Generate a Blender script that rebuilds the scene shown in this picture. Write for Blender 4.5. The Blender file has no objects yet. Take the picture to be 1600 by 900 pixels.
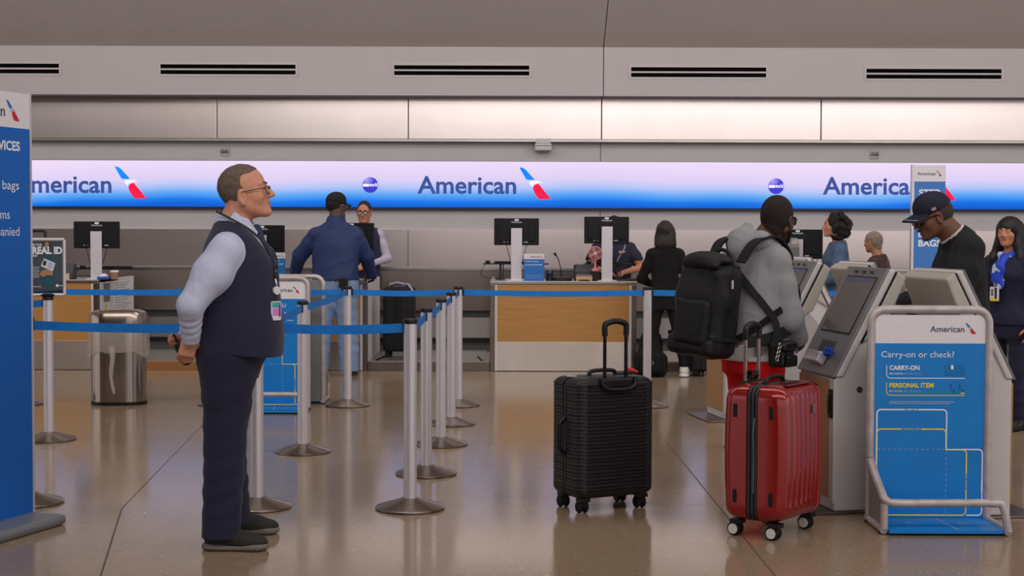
import bpy, math, random
import numpy as np
from mathutils import Vector, Matrix

SC = bpy.context.scene
COL = SC.collection
PI = math.pi
R_ = math.radians
random.seed(7)

# ------------------------------------------------------------------ camera
CAM_H, FPX = 1.455, 2300.0
cam_d = bpy.data.cameras.new('camera')
cam = bpy.data.objects.new('camera', cam_d)
COL.objects.link(cam)
cam_d.sensor_width = 36.0
cam_d.lens = 36.0 * FPX / 1600.0
cam_d.clip_end = 200
CM = Matrix.Rotation(R_(90 - 2.173), 4, 'X') @ Matrix.Rotation(R_(0.18), 4, 'Z')
cam.matrix_world = Matrix.Translation((0, 0, CAM_H)) @ CM
SC.camera = cam

def ray(px, py):
    return (CM.to_3x3() @ Vector(((px - 800) / FPX, (450 - py) / FPX, -1.0)))
def G(px, py, z=0.0):
    """where the sight line through a pixel meets the height z"""
    d = ray(px, py); t = (z - CAM_H) / d.z
    return Vector((d.x * t, d.y * t, z))
def D(px, py, Y):
    """where the sight line through a pixel meets the depth Y"""
    d = ray(px, py); t = Y / d.y
    return Vector((d.x * t, Y, CAM_H + d.z * t))

# ------------------------------------------------------------------ view, world, light
SC.view_settings.view_transform = 'Standard'
SC.view_settings.look = 'None'
SC.view_settings.gamma = 1.0
SC.view_settings.use_curve_mapping = False
SC.view_settings.exposure = 0.0

W = bpy.data.worlds.new('daylight'); SC.world = W
W.use_nodes = True
W.node_tree.nodes['Background'].inputs[0].default_value = (1.0, 0.93, 0.955, 1)
W.node_tree.nodes['Background'].inputs[1].default_value = 0.92

def area(name, loc, target, sx, sy, power, color=(1, 0.96, 0.92)):
    l = bpy.data.lights.new(name, 'AREA'); l.shape = 'RECTANGLE'
    l.size, l.size_y, l.energy, l.color = sx, sy, power, color
    o = bpy.data.objects.new(name, l); COL.objects.link(o)
    o.location = loc
    o.rotation_euler = (Vector(target) - Vector(loc)).to_track_quat('-Z', 'Y').to_euler()
    return o
area('ceiling_light_hall', (4.0, 3.0, 6.3), (3.0, 12.0, 0.0), 22, 3.0, 820)
area('ceiling_light_queue', (0.0, 9.5, 6.3), (0.0, 14.5, 0.0), 22, 2.0, 600)
area('ceiling_light_counter', (0.0, 15.2, 5.6), (0.0, 19.0, 1.4), 24, 1.2, 270)

# ------------------------------------------------------------------ materials
def lin(c):
    c = c / 255.0
    return c / 12.92 if c <= 0.04045 else ((c + 0.055) / 1.055) ** 2.4
def srgb(c):
    return (lin(c[0]), lin(c[1]), lin(c[2]), 1.0)
MATS = {}
def mat(name, rgb, rough=0.5, metal=0.0, var=0.06, scale=30.0, bump=0.0, bscale=None, coat=0.0,
        emit=0.0, alpha=1.0, trans=0.0, stretch=None, spec=0.36, sheen=0.0):
    if name in MATS: return MATS[name]
    m = bpy.data.materials.new(name); m.use_nodes = True
    nt = m.node_tree; b = nt.nodes['Principled BSDF']
    b.inputs['Roughness'].default_value = rough
    b.inputs['Metallic'].default_value = metal
    b.inputs['Coat Weight'].default_value = coat
    b.inputs['Coat Roughness'].default_value = 0.08
    b.inputs['Specular IOR Level'].default_value = spec
    b.inputs['Sheen Weight'].default_value = sheen
    b.inputs['Alpha'].default_value = alpha
    b.inputs['Transmission Weight'].default_value = trans
    tc = nt.nodes.new('ShaderNodeTexCoord')
    src = tc.outputs['Object']
    if stretch:
        mp = nt.nodes.new('ShaderNodeMapping'); mp.inputs['Scale'].default_value = stretch
        nt.links.new(src, mp.inputs[0]); src = mp.outputs[0]
    n = nt.nodes.new('ShaderNodeTexNoise'); n.inputs['Scale'].default_value = scale; n.inputs['Detail'].default_value = 4
    nt.links.new(src, n.inputs['Vector'])
    cr = nt.nodes.new('ShaderNodeValToRGB')
    c = srgb(rgb)
    cr.color_ramp.elements[0].position = 0.3; cr.color_ramp.elements[1].position = 0.7
    cr.color_ramp.elements[0].color = tuple(max(0, x * (1 - var)) for x in c[:3]) + (1,)
    cr.color_ramp.elements[1].color = tuple(min(1, x * (1 + var)) for x in c[:3]) + (1,)
    nt.links.new(n.outputs[0], cr.inputs[0])
    nt.links.new(cr.outputs[0], b.inputs['Base Color'])
    if emit:
        nt.links.new(cr.outputs[0], b.inputs['Emission Color']); b.inputs['Emission Strength'].default_value = emit
    if bump:
        n2 = nt.nodes.new('ShaderNodeTexNoise'); n2.inputs['Scale'].default_value = bscale or scale * 3; n2.inputs['Detail'].default_value = 3
        nt.links.new(src, n2.inputs['Vector'])
        bp = nt.nodes.new('ShaderNodeBump'); bp.inputs['Strength'].default_value = bump; bp.inputs['Distance'].default_value = 0.01
        nt.links.new(n2.outputs[0], bp.inputs['Height']); nt.links.new(bp.outputs[0], b.inputs['Normal'])
    MATS[name] = m
    return m

def aniso(name, *a, turn=0.0, **kw):
    """sheet metal brushed sideways: reflections smear up and down"""
    m = mat(name, *a, **kw); b = m.node_tree.nodes['Principled BSDF']
    b.inputs['Anisotropic'].default_value = .85
    b.inputs['Anisotropic Rotation'].default_value = turn
    return m
paint = mat('wall_paint', (186, 182, 184), 0.6, var=0.02, scale=3)
fascia_m = mat('fascia_paint', (184, 176, 178), 0.55, var=0.015, scale=2)
ceil_m = mat('ceiling_paint', (198, 186, 180), 0.7, var=0.02, scale=2)
steel = mat('brushed_steel', (176, 170, 166), 0.28, 1.0, var=0.10, scale=6, stretch=(1, 1, 30), bump=0.03, bscale=20)
steel_h = mat('brushed_steel_sheet', (172, 166, 160), 0.30, 1.0, var=0.12, scale=1.6, bump=0.02, bscale=6)
darksteel = mat('dark_bronze_steel', (132, 120, 112), 0.32, 1.0, var=0.12, scale=5)
panel_m = mat('champagne_metal_panel', (210, 198, 196), 0.27, 0.92, var=0.03, scale=2)
alu = mat('satin_aluminium', (216, 211, 218), 0.36, 0.45, var=0.05, scale=10, stretch=(20, 20, 1))
cone_m = mat('spun_steel_base', (150, 140, 134), 0.26, 1.0, var=0.10, scale=14)
tube_m = mat('scuffed_grey_tube', (186, 178, 178), 0.42, 0.35, var=0.16, scale=16)
black = mat('black_plastic', (14, 14, 16), 0.42, var=0.15)
blackm = mat('black_matte', (13, 13, 15), 0.7, var=0.2)
rubber = mat('black_rubber', (16, 16, 16), 0.75, var=0.2)
white = mat('white_board', (226, 222, 228), 0.45, var=0.02)
offwhite = mat('offwhite_laminate', (206, 202, 202), 0.5, var=0.02, scale=3)
belt_m = mat('blue_belt_webbing', (16, 120, 210), 0.65, var=0.10, scale=18, bump=0.1, bscale=500)
signblue = mat('sign_blue', (18, 100, 192), 0.5, var=0.03, scale=2)
boardblue = mat('board_blue', (18, 126, 206), 0.42, var=0.05, scale=5)
txtwhite = mat('lettering_white', (232, 236, 244), 0.5, var=0.01)
txtblue = mat('lettering_slate', (66, 78, 104), 0.5, var=0.01)
yellow = mat('line_yellow', (236, 214, 60), 0.5, var=0.03)
gray = mat('mid_grey_plastic', (112, 110, 112), 0.45, var=0.04)
gray_d = mat('dark_grey_plastic', (62, 62, 66), 0.45, var=0.06)
logo_b = mat('emblem_blue', (20, 110, 200), 0.5, var=0.10, scale=4)
logo_r = mat('emblem_red', (205, 30, 50), 0.5, var=0.04)
logo_g = mat('emblem_grey', (176, 186, 200), 0.5, var=0.04)

def wood_mat():
    m = mat('oak_veneer', (184, 134, 76), 0.42, var=0.10, scale=3.0, stretch=(0.8, 1, 14), coat=0.1)
    return m
wood = wood_mat()

def floor_mat():
    m = bpy.data.materials.new('polished_terrazzo'); m.use_nodes = True
    nt = m.node_tree; b = nt.nodes['Principled BSDF']; L = nt.links.new
    tc = nt.nodes.new('ShaderNodeTexCoord')
    def noise(s, d=3):
        n = nt.nodes.new('ShaderNodeTexNoise'); n.inputs['Scale'].default_value = s; n.inputs['Detail'].default_value = d
        L(tc.outputs['Object'], n.inputs['Vector']); return n
    def mix(fac, a, c):
        x = nt.nodes.new('ShaderNodeMix'); x.data_type = 'RGBA'
        L(fac, x.inputs[0])
        if isinstance(a, tuple): x.inputs[6].default_value = a
        else: L(a, x.inputs[6])
        if isinstance(c, tuple): x.inputs[7].default_value = c
        else: L(c, x.inputs[7])
        return x.outputs[2]
    def ramp(src, p0, p1):
        r = nt.nodes.new('ShaderNodeMapRange'); r.inputs[1].default_value = p0; r.inputs[2].default_value = p1
        L(src, r.inputs[0]); return r.outputs[0]
    base = mix(ramp(noise(0.7).outputs[0], .3, .7), srgb((140, 120, 100)), srgb((156, 135, 113)))
    base = mix(ramp(noise(9).outputs[0], .35, .65), base, srgb((148, 128, 107)))
    v = nt.nodes.new('ShaderNodeTexVoronoi'); v.inputs['Scale'].default_value = 85
    L(tc.outputs['Object'], v.inputs['Vector'])
    sep = nt.nodes.new('ShaderNodeSeparateColor'); L(v.outputs['Color'], sep.inputs[0])
    chip = ramp(v.outputs['Distance'], .34, .26)
    def gate(src, lo):
        g = nt.nodes.new('ShaderNodeMath'); g.operation = 'GREATER_THAN'; g.inputs[1].default_value = lo; L(src, g.inputs[0])
        k = nt.nodes.new('ShaderNodeMath'); k.operation = 'MULTIPLY'; L(g.outputs[0], k.inputs[0]); L(chip, k.inputs[1]); return k.outputs[0]
    base = mix(gate(sep.outputs[0], .90), base, srgb((92, 76, 62)))
    base = mix(gate(sep.outputs[1], .92), base, srgb((176, 158, 138)))
    base = mix(gate(sep.outputs[2], .9982), base, srgb((250, 248, 244)))
    L(base, b.inputs['Base Color'])
    r = ramp(noise(1.6).outputs[0], .2, .8)
    rr = nt.nodes.new('ShaderNodeMapRange'); rr.inputs[3].default_value = 0.10; rr.inputs[4].default_value = 0.17
    L(noise(1.3).outputs[0], rr.inputs[0]); L(rr.outputs[0], b.inputs['Roughness'])
    b.inputs['Specular IOR Level'].default_value = 0.24
    MATS['polished_terrazzo'] = m
    return m

# ------------------------------------------------------------------ object helpers
def tag(o, label=None, cat=None, group=None, kind=None):
    if label: o['label'] = label
    if cat: o['category'] = cat
    if group: o['group'] = group
    if kind: o['kind'] = kind
    return o
def thing(name, label, cat, loc=(0, 0, 0), rz=0.0, group=None):
    o = bpy.data.objects.new(name, None); COL.objects.link(o)
    o.empty_display_size = 0.1
    o.location = loc; o.rotation_euler = (0, 0, rz)
    return tag(o, label, cat, group)
def kids(o):
    return [c for c in bpy.data.objects if c.parent is o]
def copy_tree(o, label=None, loc=None, rz=None, parent=None):
    c = o.copy(); COL.objects.link(c); c.parent = parent
    for ch in kids(o): copy_tree(ch, parent=c)
    if label: c['label'] = label
    if loc is not None: c.location = loc
    if rz is not None: c.rotation_euler = (0, 0, rz)
    return c
def link_mesh(name, me, mats, parent=None):
    o = bpy.data.objects.new(name, me); COL.objects.link(o)
    for m in (mats if isinstance(mats, (list, tuple)) else [mats]): me.materials.append(m)
    if parent is not None: o.parent = parent
    return o

def rotz(a):
    return Matrix.Rotation(a, 3, 'Z')

class MB:
    """collects shapes and links them as one mesh object"""
    def __init__(s): s.v, s.f, s.mi, s.cur = [], [], [], 0
    def mat(s, i): s.cur = i; return s
    def add(s, vs, fs):
        b = len(s.v)
        s.v += [tuple(v) for v in vs]
        s.f += [tuple(b + i for i in f) for f in fs]
        s.mi += [s.cur] * len(fs)
        return s
    def box(s, c, sz, rot=None):
        h = [x / 2 for x in sz]; c = Vector(c)
        vs = []
        for i in (-1, 1):
            for j in (-1, 1):
                for k in (-1, 1):
                    p = Vector((i * h[0], j * h[1], k * h[2]))
                    vs.append(c + (rot @ p if rot else p))
        return s.add(vs, [(0, 1, 3, 2), (4, 6, 7, 5), (0, 4, 5, 1), (2, 3, 7, 6), (0, 2, 6, 4), (1, 5, 7, 3)])
    def bx(s, x0, x1, y0, y1, z0, z1):
        return s.box(((x0 + x1) / 2, (y0 + y1) / 2, (z0 + z1) / 2), (abs(x1 - x0), abs(y1 - y0), abs(z1 - z0)))
    def loft(s, rings, caps=True, closed=True):
        n = len(rings[0]); vs = [p for r in rings for p in r]; fs = []
        for i in range(len(rings) - 1):
            for j in range(n if closed else n - 1):
                a, b = i * n + j, i * n + (j + 1) % n
                fs.append((a, b, b + n, a + n))
        if caps:
            fs.append(tuple(range(n - 1, -1, -1))); fs.append(tuple((len(rings) - 1) * n + j for j in range(n)))
        return s.add(vs, fs)
    def tube(s, path, r, n=10, caps=True):
        path = [Vector(p) for p in path]; rings = []
        rs = r if isinstance(r, (list, tuple)) else [r] * len(path)
        t0 = (path[1] - path[0]).normalized()
        up = Vector((0, 0, 1)) if abs(t0.z) < 0.9 else Vector((1, 0, 0))
        u = t0.cross(up).normalized()
        for i, p in enumerate(path):
            a = path[max(i - 1, 0)]; b = path[min(i + 1, len(path) - 1)]
            t = (b - a).normalized()
            u = (u - t * u.dot(t)).normalized(); w = t.cross(u)
            rings.append([p + (u * math.cos(2 * PI * k / n) + w * math.sin(2 * PI * k / n)) * rs[i] for k in range(n)])
        return s.loft(rings, caps)
    def cyl(s, a, b, r, n=20, r2=None):
        return s.tube([a, b], [r, r if r2 is None else r2], n)
    def lathe(s, prof, c=(0, 0, 0), n=32):
        c = Vector(c)
        rings = [[c + Vector((r * math.cos(2 * PI * k / n), r * math.sin(2 * PI * k / n), z)) for k in range(n)] for r, z in prof]
        return s.loft(rings)
    def prism(s, poly, fn, d0, d1):
        """poly: 2D outline; fn(a,b,d) -> 3D"""
        n = len(poly)
        vs = [fn(a, b, d0) for a, b in poly] + [fn(a, b, d1) for a, b in poly]
        fs = [tuple(range(n - 1, -1, -1)), tuple(range(n, 2 * n))]
        for i in range(n):
            j = (i + 1) % n; fs.append((i, j, j + n, i + n))
        return s.add(vs, fs)
    def ribbon(s, path, wdir, w, th=0.002):
        """flat strap along path; wdir fixed or one per point"""
        path = [Vector(p) for p in path]; rings = []
        for i, p in enumerate(path):
            a = path[max(i - 1, 0)]; b = path[min(i + 1, len(path) - 1)]
            t = (b - a).normalized()
            wd = Vector(wdir[i] if isinstance(wdir, list) else wdir); wd = (wd - t * wd.dot(t)).normalized()
            nn = t.cross(wd).normalized()
            rings.append([p + wd * (w / 2) + nn * th, p - wd * (w / 2) + nn * th, p - wd * (w / 2) - nn * th, p + wd * (w / 2) - nn * th])
        return s.loft(rings)
    def build(s, name, mats, parent=None, bevel=0.0, smooth=False, seg=2):
        me = bpy.data.meshes.new(name); me.from_pydata(s.v, [], s.f)
        me.polygons.foreach_set('material_index', s.mi)
        me.update()
        import bmesh
        bm = bmesh.new(); bm.from_mesh(me); bmesh.ops.recalc_face_normals(bm, faces=bm.faces); bm.to_mesh(me); bm.free()
        o = link_mesh(name, me, mats, parent)
        if smooth: me.shade_smooth() if hasattr(me, 'shade_smooth') else None
        if smooth:
            try: me.set_sharp_from_angle(angle=R_(38))
            except Exception: pass
        if bevel:
            bv = o.modifiers.new('bevel', 'BEVEL'); bv.width = bevel; bv.segments = seg; bv.limit_method = 'ANGLE'; bv.angle_limit = R_(40)
            bv.harden_normals = False
        return o

def arc(c, r, a0, a1, n, fn):
    return [fn(c[0] + r * math.cos(a0 + (a1 - a0) * i / n), c[1] + r * math.sin(a0 + (a1 - a0) * i / n)) for i in range(n + 1)]
def rrect(w, h, r, n=5, cx=0.0, cy=0.0):
    pts = []
    for sx, sy, a in ((1, 1, 0), (-1, 1, PI / 2), (-1, -1, PI), (1, -1, 1.5 * PI)):
        pts += arc((cx + sx * (w / 2 - r), cy + sy * (h / 2 - r)), r, a, a + PI / 2, n, lambda a_, b_: (a_, b_))
    return pts
def spline(pts, n=8):
    """Catmull-Rom through points"""
    P = [Vector(p) for p in pts]; P = [P[0] * 2 - P[1]] + P + [P[-1] * 2 - P[-2]]; out = []
    for i in range(1, len(P) - 2):
        for k in range(n):
            t = k / n; a, b, c, d = P[i - 1:i + 3]
            out.append(0.5 * ((2 * b) + (c - a) * t + (2 * a - 5 * b + 4 * c - d) * t * t + (3 * b - a - 3 * c + d) * t ** 3))
    out.append(P[-2]); return out

# flat lettering and marks: placed on a plane given by origin o, direction ux (right) and uz (up)
CAP = [None]
def _text_mesh(body, bold=0.0, align='LEFT'):
    cu = bpy.data.curves.new('lettering', 'FONT'); cu.body = body; cu.size = 1.0; cu.offset = bold; cu.resolution_u = 3
    cu.space_line = 1.15; cu.align_x = align
    o = bpy.data.objects.new('lettering', cu); COL.objects.link(o)
    dg = bpy.context.evaluated_depsgraph_get()
    me = bpy.data.meshes.new_from_object(o.evaluated_get(dg))
    bpy.data.objects.remove(o); bpy.data.curves.remove(cu)
    return me
def text(body, o, ux, uz, cap, width=None, m=None, parent=None, bold=0.0, right=False, center=False, lift=0.0015, name='lettering'):
    """cap = capital height; the first line's baseline starts at o (ends there when right)"""
    if CAP[0] is None:
        me = _text_mesh('H'); CAP[0] = max(v.co.y for v in me.vertices); bpy.data.meshes.remove(me)
    me = _text_mesh(body, bold)
    xs = [v.co.x for v in me.vertices]; x0, x1 = min(xs), max(xs)
    k = cap / CAP[0]; kx = k if width is None else width / (x1 - x0)
    ux, uz = Vector(ux).normalized(), Vector(uz).normalized(); nn = ux.cross(uz)
    off = -(x1 - x0) * kx if right else (-(x1 - x0) * kx / 2 if center else 0)
    for v in me.vertices:
        v.co = Vector(o) + ux * ((v.co.x - x0) * kx + off) + uz * (v.co.y * k) + nn * lift
    ob = link_mesh(name, me, m or txtwhite, parent)
    return ob
BLUE_P = [(0, 0), (.055, 0), (.11, .012), (.2, .07), (.49, .392), (.27, .392), (.215, .37), (.19, .335)]
BEAK_P = [(.49, .41), (.56, .415), (.66, .44), (.74, .505), (.62, .475), (.545, .495), (.45, .53), (.40, .61), (.31, .49), (.34, .43)]
RED_P = [(.44, .61), (.47, .56), (.53, .525), (.61, .518), (1.0, 1.0), (.66, 1.0), (.58, .965), (.47, .78), (.43, .68)]
def emblem(o, ux, uz, H, parent, mats=None, lift=0.0015):
    """tail emblem; o = its lower left, H = its height"""
    ux, uz = Vector(ux).normalized(), Vector(uz).normalized(); nn = ux.cross(uz)
    b = MB()
    for i, P in enumerate((BLUE_P, BEAK_P, RED_P)):
        b.mat(i)
        b.add([Vector(o) + ux * (x * H) + uz * ((1 - y) * H) + nn * lift for x, y in P], [tuple(range(len(P)))])
    return b.build('emblem', mats or [logo_b, logo_g, logo_r], parent)
def wordmark(o_right, ux, uz, H, parent, m=None, mats=None, bold=0.012, lift=0.0015):
    """airline lettering with its tail emblem, ending on the right at o_right (baseline of the emblem)"""
    ux, uz = Vector(ux).normalized(), Vector(uz).normalized()
    e0 = Vector(o_right) - ux * H
    emblem(e0, ux, uz, H, parent, mats, lift)
    text('American', e0 + uz * (H * .18) - ux * (H * .10), ux, uz, H * .525, H * 3.11, m or txtblue, parent, bold=bold, right=True, lift=lift)
def strip(pts, o, ux, uz, w, m, parent, name='line', lift=0.0015, closed=False):
    """a printed line of width w through 2D points on a plane"""
    ux, uz = Vector(ux).normalized(), Vector(uz).normalized(); nn = ux.cross(uz)
    P = [Vector((a, b)) for a, b in pts]; L, Rr = [], []
    for i, p in enumerate(P):
        a = P[max(i - 1, 0)]; c = P[min(i + 1, len(P) - 1)]
        t = (c - a).normalized(); q = Vector((-t.y, t.x)) * (w / 2)
        L.append(p + q); Rr.append(p - q)
    b = MB(); to = lambda q: Vector(o) + ux * q.x + uz * q.y + nn * lift
    for i in range(len(P) - 1):
        b.add([to(L[i]), to(L[i + 1]), to(Rr[i + 1]), to(Rr[i])], [(0, 1, 2, 3)])
    return b.build(name, m, parent)
# ================================================================== THE SETTING
ZY = lambda py, Y: D(800, py, Y).z
YW = 20.8                                                   # back wall
fl = MB().bx(-26, 26, -9, 21.2, -0.2, 0).build('floor', floor_mat()); tag(fl, kind='structure')
w = MB().bx(-26, 26, YW, YW + 0.3, 0, 4.2).build('wall_back', paint); tag(w, kind='structure')
# fascia over the counters, with a joint, and the ceiling that slopes up from it
YF = 20.3
zf0, zf1 = ZY(149.5, YF), ZY(73.5, YF)
xj = D(943, 110, YF).x
for i, (x0, x1) in enumerate(((-26, xj - .006), (xj + .006, 26))):
    o = MB().bx(x0, x1, YF, YF + 0.5, zf0, zf1 + .25).build('trim_%d' % (i + 1), fascia_m); tag(o, kind='structure')
zs = lambda y: zf1 + (YF - y) * 0.53
for i, (x0, x1) in enumerate(((-26, xj - .006), (xj + .006, 26))):
    b = MB()
    prof = [(YF + .3, zf1), (YF, zf1), (16.5, zs(16.5)), (14.6, 6.35), (-9, 6.7), (-9, 6.95), (14.4, 6.6), (16.3, zs(16.5) + .25), (YF + .3, zf1 + .3)]
    b.prism(prof, lambda a, c, d: Vector((d, a, c)), x0, x1)
    o = b.build('ceiling' if i == 0 else 'ceiling_bay', ceil_m); tag(o, kind='structure')
# metal panels under the fascia
YP = 20.66
zp0, zp1 = ZY(217.5, YP), ZY(153.5, YP)
seams = [-26] + [D(px, 185, YP).x for px in (-262, 38, 339, 638, 940, 1283, 1626)] + [26]
for i in range(len(seams) - 1):
    o = MB().bx(seams[i] + .006, seams[i + 1] - .006, YP, YP + .08, zp0, zp1).build('trim_%d' % (i + 3), panel_m, bevel=.004); tag(o, kind='structure')
o = MB().bx(-26, 26, YP - .015, YW, zp0 - .035, zp0 - .004).build('trim_11', steel_h); tag(o, kind='structure')
o = MB().bx(-26, 26, YP + .1, YW, zp0, zp1 + .1).build('trim_12', gray_d); tag(o, kind='structure')
# panelling behind the counters
zl0, zl1 = ZY(430, YW), ZY(359, YW)
ls = [-26] + [D(px, 390, YW).x for px in (-230, 140, 330, 638, 939, 1276, 1580)] + [26]
for i in range(len(ls) - 1):
    o = MB().bx(ls[i] + .004, ls[i + 1] - .004, YW - .05, YW + .02, zl0, zl1).build('trim_%d' % (i + 13), panel_m, bevel=.003); tag(o, kind='structure')
o = MB().bx(D(938, 300, YW).x - .004, D(938, 300, YW).x + .004, YW - .004, YW + .01, zl1, 3.2).build('trim_22', gray_d); tag(o, kind='structure')
# added unseen wall behind camera: dark reflections for left panels; right open to daylight
o = MB().bx(-26, -2.6, -9.2, -8.9, 0, 6.7).build('wall_for_reflection', mat('reflection_wall_olive', (96, 88, 66), 0.7, var=.05, scale=1)); tag(o, kind='structure')
# floor joints
jm = mat('joint_filler', (96, 84, 74), 0.5); jl = mat('brass_joint', (190, 182, 176), 0.35, 0.6)
def joint(i, a, b_, wd, m):
    a, b_ = Vector(a), Vector(b_); t = (b_ - a).normalized(); q = Vector((-t.y, t.x, 0)) * wd / 2
    o = MB().add([a + q, b_ + q, b_ - q, a - q] , [(0, 1, 2, 3)]).build('trim_%d' % i, m); tag(o, kind='structure')
joint(30, G(1215, 900) + Vector((0, -1, .0015)), G(1041, 690) + Vector((0, 0, .0015)), .006, jm)
joint(31, G(1110, 789) + Vector((0, 0, .0012)), G(880, 789) + Vector((0, 0, .0012)), .003, jl)
joint(32, G(166, 900) + Vector((.1, -.6, .0015)), G(190, 795) + Vector((0, 0, .0015)), .008, jm)
joint(33, G(190, 795) + Vector((0, 0, .0015)), G(330, 650) + Vector((0, 0, .0015)), .004, jm)

# ------------------------------------------------------------------ LED sign along the wall
def led_mat():
    m = bpy.data.materials.new('led_screen'); m.use_nodes = True
    nt = m.node_tree; b = nt.nodes['Principled BSDF']; L = nt.links.new
    tc = nt.nodes.new('ShaderNodeTexCoord'); s = nt.nodes.new('ShaderNodeSeparateXYZ'); L(tc.outputs['Generated'], s.inputs[0])
    n = nt.nodes.new('ShaderNodeTexNoise'); n.inputs['Scale'].default_value = 0.35; n.inputs['Detail'].default_value = 1
    mp = nt.nodes.new('ShaderNodeMapping'); mp.inputs['Scale'].default_value = (1, 1, .3); L(tc.outputs['Object'], mp.inputs[0]); L(mp.outputs[0], n.inputs['Vector'])
    a = nt.nodes.new('ShaderNodeMath'); a.operation = 'MULTIPLY_ADD'; a.inputs[1].default_value = .5; L(n.outputs[0], a.inputs[0]); L(s.outputs[2], a.inputs[2])
    a2 = nt.nodes.new('ShaderNodeMath'); a2.operation = 'SUBTRACT'; a2.inputs[1].default_value = .25; L(a.outputs[0], a2.inputs[0])
    cr = nt.nodes.new('ShaderNodeValToRGB'); L(a2.outputs[0], cr.inputs[0])
    e = cr.color_ramp.elements
    e[0].position = 0.0; e[0].color = srgb((16, 96, 214))
    e[1].position = 1.0; e[1].color = srgb((244, 224, 252))
    for p, c in ((.12, (24, 124, 240)), (.27, (98, 172, 250)), (.43, (186, 202, 252)), (.58, (226, 212, 250))):
        x = e.new(p); x.color = srgb(c)
    # the rows of diodes
    wv = nt.nodes.new('ShaderNodeTexWave'); wv.wave_type = 'BANDS'; wv.bands_direction = 'Z'; wv.inputs['Scale'].default_value = 28; L(tc.outputs['Object'], wv.inputs['Vector'])
    mr = nt.nodes.new('ShaderNodeMapRange'); mr.inputs[3].default_value = .93; mr.inputs[4].default_value = 1.0; L(wv.outputs[1], mr.inputs[0])
    mx = nt.nodes.new('ShaderNodeMix'); mx.data_type = 'RGBA'; mx.blend_type = 'MULTIPLY'; mx.inputs[0].default_value = 1; L(cr.outputs[0], mx.inputs[6]); L(mr.outputs[0], mx.inputs[7])
    b.inputs['Base Color'].default_value = (0, 0, 0, 1); b.inputs['Roughness'].default_value = .6
    b.inputs['Specular IOR Level'].default_value = .1
    L(mx.outputs[2], b.inputs['Emission Color']); b.inputs['Emission Strength'].default_value = LED
    return m
LED = 1.0
def glow(name, rgb):
    return mat(name, rgb, .6, var=.02, emit=LED * .9, spec=.1)
YS = 20.70
led = thing('display_screen', 'long wall-wide lit display glowing pink to blue with airline name repeated', 'screen', (0, YS, ZY(324.5, YS)))
zsh = ZY(252.5, YS) - ZY(324.5, YS)
LEDM = led_mat()
MB().bx(-16, 16, 0, .012, 0, zsh).build('screen_face', LEDM, led)
MB().bx(-16.02, 16.02, .0121, .098, -.03, zsh + .006).build('housing', mat('screen_housing', (34, 40, 62), .5), led)
X1, Z1 = Vector((1, 0, 0)), Vector((0, 0, 1))
lt_n = mat('lit_navy', (50, 70, 132), .6, var=.02, emit=LED * .85, spec=.1)
lm = [mat('lit_emblem_blue', (12, 110, 214), .6, var=.25, scale=3, emit=LED, spec=.1), mat('lit_emblem_grey', (196, 206, 236), .6, emit=LED, spec=.1), mat('lit_emblem_red', (238, 22, 60), .6, emit=LED, spec=.1)]
for pxr, pyb in ((229, 310), (861, 311.5), (1494, 313)):
    p = D(pxr, pyb, YS); q = Vector((p.x, 0, p.z)) - Vector((0, 0, led.location.z)); q.y = -.002
    H = 49.5 / FPX * YS
    wordmark(q, X1, Z1, H, led, lt_n, lm, bold=.02)
ball_m = bpy.data.materials.new('lit_ball'); ball_m.use_nodes = True
def _ball():
    nt = ball_m.node_tree; b = nt.nodes['Principled BSDF']; L = nt.links.new
    tc = nt.nodes.new('ShaderNodeTexCoord'); g = nt.nodes.new('ShaderNodeTexGradient'); g.gradient_type = 'SPHERICAL'
    mp = nt.nodes.new('ShaderNodeMapping'); mp.inputs['Scale'].default_value = (9, 9, 9)
    mp.vector_type = 'POINT'; mp.inputs['Location'].default_value = (.5, 0, -.7)
    L(tc.outputs['Object'], mp.inputs[0]); L(mp.outputs[0], g.inputs[0])
    cr = nt.nodes.new('ShaderNodeValToRGB'); cr.color_ramp.elements[0].color = srgb((48, 44, 206)); cr.color_ramp.elements[1].color = srgb((176, 160, 250))
    L(g.outputs[1], cr.inputs[0]); b.inputs['Base Color'].default_value = (0, 0, 0, 1)
    L(cr.outputs[0], b.inputs['Emission Color']); b.inputs['Emission Strength'].default_value = LED
_ball()
for px, py in ((578.5, 289), (1212.5, 291)):
    p = D(px, py, YS); c = Vector((p.x, -.004, p.z - led.location.z)); r = 12.3 / FPX * YS
    b = MB(); n = 40
    b.add([Vector((r * math.cos(2 * PI * k / n), 0, r * math.sin(2 * PI * k / n))) for k in range(n)], [tuple(range(n))])
    o = b.build('alliance_roundel', ball_m, led); o.location = c
    text('one', c + Vector((-r * .92, -.001, -.022)), X1, Z1, .054, r * .76, glow('lit_white', (250, 250, 255)), led, bold=.025)
    text('world', c + Vector((-r * .11, -.001, -.022)), X1, Z1, .054, r * 1.02, MATS['lit_white'], led)

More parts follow.
